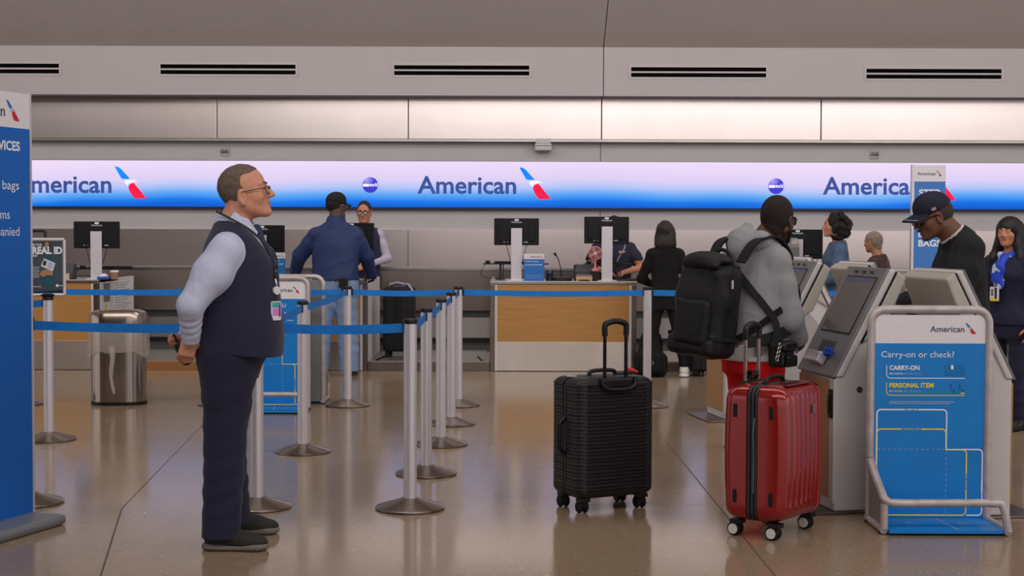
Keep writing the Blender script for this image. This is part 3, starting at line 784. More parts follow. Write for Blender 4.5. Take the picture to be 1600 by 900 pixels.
# ------------------------------------------------------------------ things on the counters
mon_blk = mat('monitor_black', (10, 10, 12), .38, var=.2, spec=.3)
def make_monitor(label, px, Y, ptop, tilt=0.0, yaw=0.0, colh=.53, colp=None, scale=1.0, z0=Hc):
    p = D(px, 400, Y); t = thing('computer_monitor', label, 'monitor', (p.x, Y, z0), yaw, 'monitors on the check-in counters')
    zt_ = ZY(ptop, Y) - z0
    w, h = .475 * scale, .285 * scale
    sc = MB().bx(-w / 2, w / 2, .03, .05, zt_ - h, zt_).build('screen_back', mon_blk, t, bevel=.006)
    MB().bx(-w * .42, w * .42, .018, .031, zt_ - h * .86, zt_ - h * .18).build('rear_bulge', mon_blk, t, bevel=.012)
    MB().bx(-w / 2 + .01, w / 2 - .01, .0501, .052, zt_ - h + .01, zt_ - .01).build('display', mat('monitor_face', (30, 34, 44), .2), t)
    c = -.055
    MB().bx(-.058, .058, c, c + .018, .004, zt_ - .105).build('column', alu, t, bevel=.003)
    MB().bx(-.03, .03, c + .018, .02, zt_ - .2, zt_ - .12).build('bracket', gray_d, t)
    MB().bx(-.10, .10, c - .06, .10, 0, .008).build('foot_plate', alu, t, bevel=.003)
    b = MB(); b.bx(-.022, .022, .028, .03, zt_ - .028, zt_ - .008); b.build('asset_tag', txtwhite, t)
    text('ViewSonic', (0, .0295, zt_ - .048), X1, Z1, .016, .115, txtwhite, t, bold=.01, center=True)
    b = MB(); b.bx(.075, .12, .028, .03, zt_ - h + .026, zt_ - h + .052); b.bx(-.14, -.12, .028, .03, zt_ - h + .03, zt_ - h + .056); b.bx(-.10, -.085, .028, .03, zt_ - h + .03, zt_ - h + .056); b.build('sticker', mat('sticker', (170, 176, 190), .5), t)
    b = MB()
    for s in (-1, 1): b.tube(spline([(s * .11, .03, zt_ - h + .01), (s * .08, -.01, zt_ - h - .1), (s * .05, -.02, .12), (s * .03, -.02, .02)], 6), .004, 6)
    b.build('cable', black, t)
    return t
M_ = []
make_monitor('black monitor on tall silver column, left end of the middle counter', 807, 15.55, 341)
make_monitor('black monitor on silver column hiding an agent at the middle counter', 948, 15.55, 338)
make_monitor('black monitor on silver column on the far left counter', 151, 15.60, 348, yaw=R_(10))
make_monitor('black monitor partly behind the chest of the uniformed man', 409, 15.55, 353)
make_monitor('black monitor right of the man in blue jacket, before the agent in glasses', 549, 15.55, 349)
make_monitor('black monitor behind the kiosks near the man in grey hoodie', 1246, 15.6, 357, yaw=R_(-12), scale=1.1)

def item(name, label, cat, px, Y, z=Hc, rz=0, group=None):
    p = D(px, 400, Y); return thing(name, label, cat, (p.x, Y, z), rz, group)
# card displays
def card(label, px, Y, w, h):
    t = item('card_display', label, 'card display', px, Y, group='blue notice cards on counters')
    MB().bx(-w / 2, w / 2, 0, .006, 0, h * .80).build('card', mat('card_blue', (44, 116, 196), .4, var=.03), t)
    MB().bx(-w / 2, w / 2, 0, .006, h * .80, h).build('header', white, t)
    MB().bx(-w / 2, w / 2, .005, .09, 0, .006).build('foot', txtwhite, t)
    wordmark((w / 2 - .012, 0, h * .84), X1, Z1, .032, t)
    text('Please keep bag tag', (-w / 2 + .018, 0, h * .70), X1, Z1, .014, w * .62, txtwhite, t, bold=.01)
    for k in range(8): MB().bx(-w / 2 + .02 + k * w * .105, -w / 2 + .02 + k * w * .105 + w * .055, -.001, 0, h * .57, h * .61).build('icon', txtwhite, t)
    for k in range(2): MB().bx(-w / 2 + .03, w / 2 - .03, -.001, 0, h * (.2 - .08 * k), h * (.21 - .08 * k)).build('fine_print', logo_g, t)
    return t
card('blue and white notice card standing on the middle counter', 834.5, 15.42, .215, .285)
card('blue and white notice card seen beside the tie of the uniformed man', 430, 15.42, .21, .285)
# gooseneck microphone
t = item('desk_microphone', 'black gooseneck microphone on the middle counter', 'microphone', 877, 15.55)
MB().lathe([(.003, 0), (.115, 0), (.118, .012), (.10, .03), (.04, .042), (.003, .042)], n=28).build('base', black, t, smooth=True)
MB().tube(spline([(0, 0, .04), (-.005, 0, .12), (-.03, 0, .22), (-.06, 0, .27)], 6), .005, 8).build('gooseneck', black, t, smooth=True)
MB().tube([(-.056, 0, .262), (-.066, 0, .28), (-.072, 0, .295)], [.010, .014, .011], 12).build('mic_head', blackm, t, smooth=True)
# scanner
t = item('barcode_scanner', 'small black scanner stand beside the notice card', 'scanner', 859, 15.55)
MB().tube([(0, 0, 0), (0, 0, .05), (0, -.005, .11)], [.045, .032, .036], 16).build('body', black, t, smooth=True)
MB().box((0, -.035, .09), (.04, .012, .03)).build('window', mat('scanner_window', (60, 90, 130), .2), t)
# ticket printer
t = item('ticket_printer', 'black ticket printer on the middle counter', 'printer', 913, 15.66)
MB().prism([(-.09, 0), (.10, 0), (.10, .17), (-.03, .17), (-.09, .09)], lambda a, c, x: Vector((x, a, c)), -.105, .105).build('body', gray_d, t, bevel=.012)
MB().bx(-.11, -.09, -.06, .09, .0, .165).build('side_cover', black, t, bevel=.006); MB().bx(.09, .14, -.06, .09, .0, .165).build('side_cover', black, t, bevel=.006)
t = item('small_box', 'small wooden box in front of the ticket printer', 'box', 913, 15.45)
MB().bx(-.085, .085, 0, .09, .012, .048).build('body', mat('pale_wood', (206, 160, 118), .5, stretch=(1, 1, 8)), t, bevel=.003)
b = MB()
for s in (-1, 1): b.bx(s * .055, s * .083, 0.005, .085, 0, .012)
b.build('foot', MATS['pale_wood'], t)
MB().bx(-.08, .08, .01, .09, .048, .07).build('lid', mat('clear_lid', (150, 140, 132), .2, alpha=.6), t)
# pink fan
t = item('desk_fan', 'pink handheld fan standing by the right monitor', 'fan', 930, 15.50, group=None)
pink = mat('pink_plastic', (206, 128, 132), .45)
MB().lathe([(.003, .105), (.04, .105), (.036, .125), (.014, .14), (.012, .22), (.003, .22)], n=20).build('stand', pink, t, smooth=True)
MB().bx(-.05, .05, -.03, .1, 0, .105).build('block', black, t, bevel=.01)
b = MB(); c = Vector((0, -.005, .29))
for r in (.066, .05, .034, .018): b.tube([c + Vector((r * math.cos(2 * PI * k / 24), -.012, r * math.sin(2 * PI * k / 24))) for k in range(25)], .0035, 6, caps=False)
b.tube([c + Vector((.068 * math.cos(2 * PI * k / 24), 0, .068 * math.sin(2 * PI * k / 24))) for k in range(25)], .008, 8, caps=False)
b.build('guard', pink, t, smooth=True)
b = MB()
for k in range(4):
    a = k * PI / 2 + .4; b.box(c + Vector((.034 * math.cos(a), .002, .034 * math.sin(a))), (.05, .004, .034), Matrix.Rotation(-a, 3, 'Y') @ Matrix.Rotation(.4, 3, 'X'))
b.build('blade', mat('pale_pink', (222, 170, 172), .45), t)
MB().cyl(c + Vector((0, -.018, 0)), c + Vector((0, .02, 0)), .014, 14).build('hub', white, t)
# keyboard shelves on arms
def kbd(label, px, Y, w, z, x_stem):
    t = item('keyboard_shelf', label, 'keyboard shelf', px, Y, group='raised keyboard shelves')
    MB().bx(-w / 2, w / 2, 0, .20, z, z + .012).build('shelf', black, t, bevel=.003)
    MB().bx(-w / 2 + .12, w / 2 - .1, .02, .16, z + .012, z + .032).build('keyboard', blackm, t, bevel=.004)
    MB().box((-w / 2 + .05, .06, z + .025), (.055, .09, .032)).build('mouse', black, t, bevel=.012)
    b = MB(); b.tube([(x_stem, .08, .006), (x_stem, .08, z)], .012, 10); b.tube([(x_stem + .03, .08, .006), (x_stem + .03, .08, z)], .006, 8); b.box((x_stem, .08, .005), (.1, .08, .01)); b.build('stem', gray_d, t)
    MB().tube(spline([(-w / 2 + .02, 0.0, z), (-w / 2 - .03, -.02, z - .1), (-w / 2 + .03, -.03, .03), (x_stem, 0, .01)], 6), .003, 6).build('cable', black, t)
    return t
kbd('black keyboard shelf on a stem, left monitor of the middle counter', 806, 15.72, .70, .165, -.165)
kbd('black keyboard shelf on a stem, right monitor of the middle counter', 951, 15.72, .52, .165, .10)
kbd('black keyboard shelf on a stem on the far left counter', 168, 15.75, .66, .10, .02)
# odds and ends
t = item('paper_cup', 'brown paper cup with lid on the far left counter', 'cup', 178.5, 15.5)
MB().lathe([(.002, 0), (.036, 0), (.042, .075), (.002, .075)], n=20).build('body', mat('kraft', (160, 122, 92), .7), t, smooth=True)
MB().lathe([(.002, .075), (.045, .075), (.045, .087), (.038, .095), (.002, .095)], n=20).build('lid', white, t, smooth=True)
t = item('tissue_pack', 'crumpled white and blue tissue pack on the far left counter', 'tissue pack', 160, 15.45)
MB().bx(-.06, .06, -.0, .09, 0, .03).build('pack', mat('pack_blue', (44, 92, 190), .4), t, bevel=.008)
b = MB(); rnd = random.Random(3)
b.loft([[Vector(((.055 - .012 * i) * math.cos(2 * PI * k / 10) + rnd.uniform(-.008, .008), .045 + (.04 - .008 * i) * math.sin(2 * PI * k / 10), .03 + .009 * i + rnd.uniform(-.004, .004))) for k in range(10)] for i in range(4)]); b.build('tissue', white, t)
t = item('ticket_printer', 'dark slanted printer between poster and monitor on the far left counter', 'printer', 106, 15.6)
MB().prism([(-.08, 0), (.09, 0), (.09, .16), (.02, .17), (-.08, .05)], lambda a, c, x: Vector((x, a, c)), -.06, .07).build('body', gray_d, t, bevel=.01)
MB().bx(-.05, .04, -.11, -.08, 0.0, .06).build('paper_roll', mat('paper_warm', (220, 190, 170), .7), t)
t = item('arm_bracket', 'black bent bracket rising behind the identity card poster', 'bracket', 71, 15.7)
MB().tube([(-.35, 0, .507), (-.02, 0, .507), (-.004, 0, .495), (0, 0, .47), (0, 0, 0)], .014, 8).build('arm', black, t)
MB().bx(-.05, .05, -.05, .05, 0, .01).build('foot', black, t)
t = item('wallet', 'brown wallet lying at the right end of the middle counter', 'wallet', 988, 15.45)
MB().bx(-.05, .05, -.0, .08, 0, .018).build('body', mat('dark_brown_leather', (62, 42, 36), .5), t, bevel=.006)
MB().bx(-.046, .05, .005, .078, .018, .028).build('flap', mat('dark_brown_leather2', (78, 52, 44), .5), t, bevel=.004)
t = item('service_terminal', 'grey desktop device behind the second kiosk screen', 'device', 1232, 15.5)
MB().prism([(-.08, 0), (.12, 0), (.12, .46), (-.0, .46), (-.08, .36)], lambda a, c, x: Vector((x, a, c)), -.14, .10).build('body', gray, t, bevel=.012)
MB().bx(-.10, -.02, -.052, -.02, .40, .44).build('slot', gray_d, t); MB().bx(.02, .09, -.052, -.02, .385, .445).build('keypad', k_back, t)
# notices on the side panel of the far left counter
pnl = C2.location
def notice(label, y0, y1, z0, z1, m, lines):
    t = thing('posted_notice', label, 'notice', (pnl.x + hw + .0012, pnl.y + y0, z0), 0, None)
    MB().bx(0, .0015, 0, y1 - y0, 0, z1 - z0).build('sheet', m, t)
    for k in range(lines):
        zz = (z1 - z0) * (1 - (k + 1) / (lines + 1)); l = (y1 - y0) * (.86 - .25 * ((k * 7) % 3) / 2)
        MB().bx(.0015, .0022, (y1 - y0) * .07, (y1 - y0) * .07 + l * .9, zz, zz + (z1 - z0) * .25 / (lines + 1)).build('fine_print', gray, t)
    return t
nt_ = notice('small dark notice on the white side of the far left counter', .20, .44, .70, .90, gray, 2)
MB().bx(.0015, .0024, .06, .12, -.12, -.02).build('warning_mark', mat('warning_yellow', (210, 180, 50), .5), nt_)
notice('printed white notice covering the white side of the far left counter', .56, 1.40, .48, .91, white, 15)

# ================================================================== STEEL BIN
t = thing('trash_bin', 'brushed steel rubbish bin with clear liner bag, left of the uniformed man', 'bin', (D(186, 600, 12.35).x, 12.35, 0), R_(4))
st = lambda w, dpt, z, n=10: [Vector((a, c, z)) for a, c in rrect(w, dpt, dpt / 2 - .001, n)]
MB().loft([st(.462, .30, 0), st(.462, .30, .03)]).build('plinth', black, t)
MB().loft([st(.455, .295, .03), st(.455, .295, .64)]).build('body', mat('bin_steel', (176, 168, 162), .17, 1.0, var=.05, scale=4, stretch=(8, 8, .4)), t, smooth=True)
MB().loft([st(.475, .31, .635), st(.48, .315, .66), st(.478, .312, .745), st(.455, .29, .775), st(.36, .20, .792), st(.30, .14, .785), st(.29, .13, .70)], caps=False).build('lid', mat('bin_lid', (170, 156, 146), .22, 1.0, var=.05), t, smooth=True)
rnd = random.Random(5); b = MB(); rings = []
n0 = len(st(1, .5, 0))
for i in range(9):
    f_ = i / 8; w_ = .478 + .022 * math.sin(f_ * 2.4) ; z = .66 - .23 * f_
    rg = []
    for k, p in enumerate(st(w_ + .01, .31 + .03 * math.sin(f_ * 2.4), z)):
        a = math.atan2(p.y, p.x)
        wob = 1 + .016 * math.sin(9 * a + 3 * f_) * f_ + .012 * math.sin(17 * a - 5 * f_) * f_ + rnd.uniform(-.004, .004)
        drop = -.07 * f_ * math.exp(-((a + 1.6) / .35) ** 2) + .03 * f_ * math.sin(5 * a)
        rg.append(Vector((p.x * wob, p.y * wob, z + drop)))
    rings.append(rg)
b.loft(rings, caps=False)
def bag_mat():
    m = mat('clear_liner', (224, 214, 206), .28, var=.05, scale=25, bump=.5, bscale=24); nt = m.node_tree; bs = nt.nodes['Principled BSDF']
    bs.inputs['Alpha'].default_value = .30
    return m
o = b.build('liner_bag', bag_mat(), t, smooth=True)
b = MB(); b.tube(spline([(-.03, -.165, .50), (-.02, -.17, .40), (-.035, -.162, .25), (-.01, -.158, .10)], 6), [.022] * 6 + [.018] * 6 + [.012] * 6 + [.006], 8); b.build('liner_tail', MATS['clear_liner'], t, smooth=True)
# ================================================================== LUGGAGE
def half_ring(W_, y_in, y_out, r, z, face=None, n=7):
    """outline of one shell at height z: square edge at y_in, rounded corners at y_out; face(x)->inward offset on the outer face"""
    s = 1 if y_out > y_in else -1; pts = [(-W_ / 2, y_in)]
    pts += [(-W_ / 2 + r - r * math.cos(a), y_out - s * r + s * r * math.sin(a)) for a in [PI / 2 * i / n for i in range(n + 1)]]
    m = 60
    for i in range(1, m):
        x = -W_ / 2 + r + (W_ - 2 * r) * i / m
        pts.append((x, y_out - s * (face(x) if face else 0)))
    pts += [(W_ / 2 - r + r * math.sin(a), y_out - s * r + s * r * math.cos(a)) for a in [PI / 2 * i / n for i in range(n + 1)]]
    pts.append((W_ / 2, y_in))
    return [Vector((x, y, z)) for x, y in pts]
def caster(t, x, y, hubm, r=.032):
    b = MB(); b.bx(x - .028, x + .028, y - .03, y + .03, .06, .082); b.cyl((x, y, .045), (x, y, .07), .018, 12)
    b.bx(x - .009, x + .009, y - .018, y + .022, .028, .07); o = b.build('caster', black, t, bevel=.004)
    for s in (-1, 1):
        b = MB(); b.lathe([(.004, -.009), (r - .005, -.009), (r, -.004), (r, .004), (r - .005, .009), (.004, .009)], n=24)
        b.v = [(x + s * .017 + v[2], y + .012 + v[0], r + v[1]) for v in b.v]
        w_ = b.build('wheel', rubber, o, smooth=True)
    if hubm:
        b = MB()
        for s in (-1, 1): b.cyl((x + s * .0265, y + .012, r), (x + s * .029, y + .012, r), r * .72, 20)
        b.build('hub', hubm, o)
    return o
# --- black ribbed suitcase
A_ = R_(27)
near = Vector((.352, 7.52, 0))
BW, BD, Bz0, Bz1 = .46, .31, .075, .70
cen = near + rotz(A_) @ Vector((BW / 2 - .01, BD / 2 - .01, 0))
t = thing('suitcase', 'large black hard-shell suitcase with horizontal ribs standing on the floor', 'suitcase', cen, A_)
bs_m = mat('black_shell', (32, 32, 34), .40, var=.08, scale=60, bump=.05, bscale=400)
zs_ = [Bz0 + .045 + k * .0185 for k in range(31)]
def shell(y_in, y_out):
    rings = []
    for e, ins in ((0, .05), (.004, .030), (.014, .013), (.03, .003), (.043, 0)):
        rings.append(half_ring(BW - 2 * ins * .9, y_in, y_out - math.copysign(ins, y_out - y_in), .045, Bz0 + e))
    for k, z in enumerate(zs_[:-1]):
        fine = k % 2 == 1
        for zz, dp in ((z, 1), (z + .003, 0), (z + .0125, 0), (z + .0155, 1)):
            fn = (lambda x: .0 if (fine and x < -.0) else .0062 * dp) if dp else None
            ring = half_ring(BW - (0 if dp == 0 else .007 if not fine else .004), y_in, y_out, .045, zz, fn)
            rings.append(ring)
    for e, ins in ((.040, 0), (.028, .004), (.013, .014), (.004, .030), (0, .05)):
        rings.append(half_ring(BW - 2 * ins * .9, y_in, y_out - math.copysign(ins, y_out - y_in), .045, Bz1 - e))
    return MB().loft(rings)
shell(-.018, -BD / 2).build('rear_shell', bs_m, t, smooth=True)
shell(.018, BD / 2).build('front_shell', bs_m, t, smooth=True)
def zipband(W_, z0, z1, y0, y1, m, ins=.004):
    r0 = [Vector((x, y0, z)) for x, z in rrect(W_ - ins * 2, z1 - z0 - ins * 2, .05, 8, 0, (z0 + z1) / 2)]
    r1 = [Vector((x, y1, z)) for x, z in rrect(W_ - ins * 2, z1 - z0 - ins * 2, .05, 8, 0, (z0 + z1) / 2)]
    return MB().loft([r0, r1])
zb = mat('zipper_tape', (14, 14, 15), .8, var=.2, bump=.3, bscale=300)
zipband(BW, Bz0, Bz1, -.02, .02, zb).build('zipper', zb, t)
b = MB(); b.tube([(x, -.0, z) for x, z in rrect(BW - .004, Bz1 - Bz0 - .004, .05, 8, 0, (Bz0 + Bz1) / 2)], .004, 6); b.build('zipper_teeth', gray_d, t)
b = MB(); b.tube(spline([(-BW / 2 + .002, 0, .30), (-BW / 2 - .028, 0, .33), (-BW / 2 - .03, 0, .42), (-BW / 2 - .028, 0, .46), (-BW / 2 + .002, 0, .49)], 6), .011, 10); b.build('side_handle', black, t, smooth=True)
b = MB(); b.tube(spline([(-.08, .01, Bz1 - .01), (-.07, .01, Bz1 + .022), (0, .01, Bz1 + .028), (.07, .01, Bz1 + .022), (.08, .01, Bz1 - .01)], 6), .011, 10); b.build('top_handle', black, t, smooth=True)
b = MB(); b.box((-BW / 2 + .03, -.02, Bz1 + .008), (.05, .008, .006), rotz(-.5)); b.build('zipper_pull', alu, t)
hy = -BD / 2 + .03
b = MB(); b.bx(-.105, .105, hy - .034, hy + .03, Bz1 - .055, Bz1 + .004); b.build('handle_well', black, t, bevel=.015, seg=3)
b = MB(); b.tube(spline([(-.10, -BD / 2 - .004, Bz1 - .0), (-.095, -BD / 2 - .012, Bz1 - .035), (-.06, -BD / 2 - .016, Bz1 - .055), (0, -BD / 2 - .016, Bz1 - .058), (.06, -BD / 2 - .016, Bz1 - .055), (.095, -BD / 2 - .012, Bz1 - .035), (.10, -BD / 2 - .004, Bz1)], 6), .012, 10); b.build('well_rim', black, t, smooth=True)
hnd = None
def trolley(t, hy, z0, z1, sp, m_tube, m_grip, r=.0095):
    b = MB()
    for s in (-1, 1): b.tube([(s * sp / 2, hy, z0), (s * sp / 2, hy, z1 - .03)], r, 10)
    h = b.build('trolley_handle', m_tube, t, smooth=True)
    b = MB(); b.tube(spline([(-sp / 2, hy, z1 - .075), (-sp / 2, hy, z1 - .022), (-sp / 2 + .022, hy, z1 - .008), (0, hy, z1), (sp / 2 - .022, hy, z1 - .008), (sp / 2, hy, z1 - .022), (sp / 2, hy, z1 - .075)], 5), .0155, 10)
    b.build('grip', m_grip, h, smooth=True)
    return h
trolley(t, hy, Bz1 - .04, .995, .128, mat('dark_tube', (36, 36, 40), .3, .8), black)
b = MB(); b.box((.10, -.07, Bz1 + .014), (.10, .055, .008), rotz(.3)); b.build('luggage_tag', blackm, t, bevel=.003)
b = MB(); b.tube(spline([(.14, -.08, Bz1 + .02), (.155, -.05, Bz1 + .03), (.12, -.04, Bz1 + .035), (.13, -.075, Bz1 + .03), (.16, -.085, Bz1 + .02)], 5), .007, 8); b.build('red_strap', mat('coral_red', (230, 50, 44), .5), t, smooth=True)
for x in (-BW / 2 + .055, BW / 2 - .055):
    for y in (-BD / 2 + .055, BD / 2 - .055): caster(t, x, y, None)

# --- red suitcase
A2_ = R_(53)
near = Vector((1.262, 6.86, 0))
RW, RD, Rz0, Rz1 = .455, .312, .082, .730
cen = near + rotz(A2_) @ Vector((RW / 2 - .012, RD / 2 - .01, 0))
t = thing('suitcase', 'large glossy red hard-shell suitcase with upright ribs and white wheel hubs', 'suitcase', cen, A2_)
red = mat('metallic_red_shell', (142, 14, 13), .24, .2, var=.10, scale=120, coat=.8)
def rshell(y_in, y_out, ribs):
    s = 1 if y_out > y_in else -1
    def face(z):
        f = 1.0 if .12 < (z - Rz0) / (Rz1 - Rz0) < .93 else 0.0
        def g(x):
            o = .010 * (1 - math.cos(PI * min(1, abs(x) / (RW / 2)))) * .5
            if ribs:
                for k, gx in enumerate((-.13, -.078, -.026, .026, .078, .13)):
                    q = abs(x - gx) / .011
                    if q < 1: o += f * .0075 * (1 - q * q)
            return o
        return g
    rings = []
    N = 30
    for i in range(N + 1):
        z = Rz0 + (Rz1 - Rz0) * i / N
        e = min(z - Rz0, Rz1 - z); R0 = .06
        ins = R0 - math.sqrt(max(0, R0 * R0 - (R0 - e) ** 2)) if e < R0 else 0
        bul = .012 * math.sin(PI * i / N)
        rings.append(half_ring(RW - 1.5 * ins + 0, y_in, y_out - s * ins * .9 + s * bul, .055, z, face(z)))
    return MB().loft(rings)
rshell(-.03, -RD / 2, True).build('front_shell', red, t, smooth=True)
rshell(.03, RD / 2, False).build('rear_shell', red, t, smooth=True)
zipband(RW, Rz0, Rz1, -.034, .034, zb, .006).build('zipper', zb, t)
b = MB()
for y in (-.02, .0, .02): b.tube([(x, y, z) for x, z in rrect(RW - .010, Rz1 - Rz0 - .010, .05, 8, 0, (Rz0 + Rz1) / 2)], .0045, 6)
b.build('zipper_teeth', gray_d, t)
b = MB()
for y in (-.10, .09):
    for z in (.20, .61): b.box((-RW / 2 + .002, y, z), (.016, .022, .065))
b.build('side_foot', black, t, bevel=.006)
b = MB(); b.bx(.075, .085, -RD / 2 - .018, -RD / 2 + .004, .585, .63); b.build('emblem_plate', steel, t, bevel=.002)
MB().tube(spline([(-.09, 0, Rz1 - .012), (-.08, 0, Rz1 + .022), (0, 0, Rz1 + .03), (.08, 0, Rz1 + .022), (.09, 0, Rz1 - .012)], 6), .011, 10).build('top_handle', black, t, smooth=True)
MB().tube(spline([(-RW / 2 + .004, -.01, .58), (-RW / 2 - .01, -.012, .5), (-RW / 2 + .0, -.01, .4), (-RW / 2 + .002, -.008, .22)], 6), .003, 6).build('zipper_pull', gray, t)
b = MB(); b.bx(-RW / 2 + .12, RW / 2 - .08, -RD / 2 + .03, -.045, Rz1 - .004, Rz1 + .003); b.build('top_panel', mat('dark_red_shell', (110, 14, 16), .3, .2, coat=.6), t, bevel=.004)
MB().bx(-.09, .09, RD / 2 - .055, RD / 2 - .01, Rz1 - .03, Rz1 + .006).build('handle_well', black, t, bevel=.008)
trolley(t, RD / 2 - .034, Rz1 - .03, 1.01, .135, mat('bronze_tube', (150, 132, 124), .25, 1.0), black, .010)
b = MB()
for k in range(3): b.tube([Vector((-.05 + .015 * k, .10 + .02 * math.cos(a), Rz1 + .035 + .02 * math.sin(a))) for a in [2 * PI * q / 12 for q in range(13)]], .006, 6)
b.build('lock_cable', black, t)
for x in (-RW / 2 + .055, RW / 2 - .055):
    for y in (-RD / 2 + .055, RD / 2 - .055): caster(t, x, y, mat('hub_white', (214, 210, 206), .4), .034)

# --- suitcases farther back
def soft_case(label, loc, rz, W_, Dp, z1, seams_=True, handle=None, m=None):
    t = thing('suitcase', label, 'suitcase', loc, rz); m = m or mat('black_nylon', (22, 22, 24), .7, var=.15, bump=.15, bscale=300)
    b = MB(); rr = []
    for z, ins in ((.06, .02), (.075, .004), (.09, 0), (z1 - .04, 0), (z1 - .015, .006), (z1, .03)): rr.append([Vector((x, y, z)) for x, y in rrect(W_ - 2 * ins, Dp - 2 * ins, .045, 5)])
    b.loft(rr).build('body', m, t, smooth=True)
    b = MB()
    for k in range(5): b.bx(-W_ / 2 - .002, W_ / 2 + .002, -Dp / 2 - .004, -Dp / 2 + .01, .13 + k * (z1 - .16) / 5, .136 + k * (z1 - .16) / 5)
    b.bx(-.03, .03, -Dp / 2 - .008, 0, .08, z1 - .03)
    b.build('trim_band', blackm, t)
    MB().tube(spline([(-.08, 0, z1 - .01), (-.07, 0, z1 + .025), (.07, 0, z1 + .025), (.08, 0, z1 - .01)], 6), .010, 8).build('top_handle', black, t)
    for x in (-W_ / 2 + .05, W_ / 2 - .05):
        for y in (-Dp / 2 + .05, Dp / 2 - .05): caster(t, x, y, None, .03)
    if handle: trolley(t, Dp / 2 - .03, z1 - .05, handle, .14, gray_d, black)
    return t
p = D(624, 500, 15.95)
t = soft_case('dark suitcase standing on the bag scale beside the agent in glasses', (p.x, 15.95, .095 + .008), R_(-3), .335, .26, .755)
b = MB(); b.tube(spline([(-.10, -.05, .78), (-.02, -.06, .80), (.06, -.05, .785), (.11, -.08, .78), (.17, -.13, .70)], 6), .014, 8); b.build('tied_scarf', mat('pale_scarf', (150, 152, 176), .7), t, smooth=True)
b = MB(); b.bx(.10, .12, -.14, -.135, .18, .22); b.build('tag', copper_tint, t)
p = D(1092, 560, 15.0)
soft_case('dark suitcase on the floor behind the ankles of the woman in black', (p.x, 15.0, 0), R_(8), .24, .40, .60)

# --- black backpack on the floor
p = G(1016, 588)
FB = thing('backpack', 'black backpack standing on the floor at the feet of the woman in black', 'backpack', (p.x, p.y - .0, 0), R_(-8))
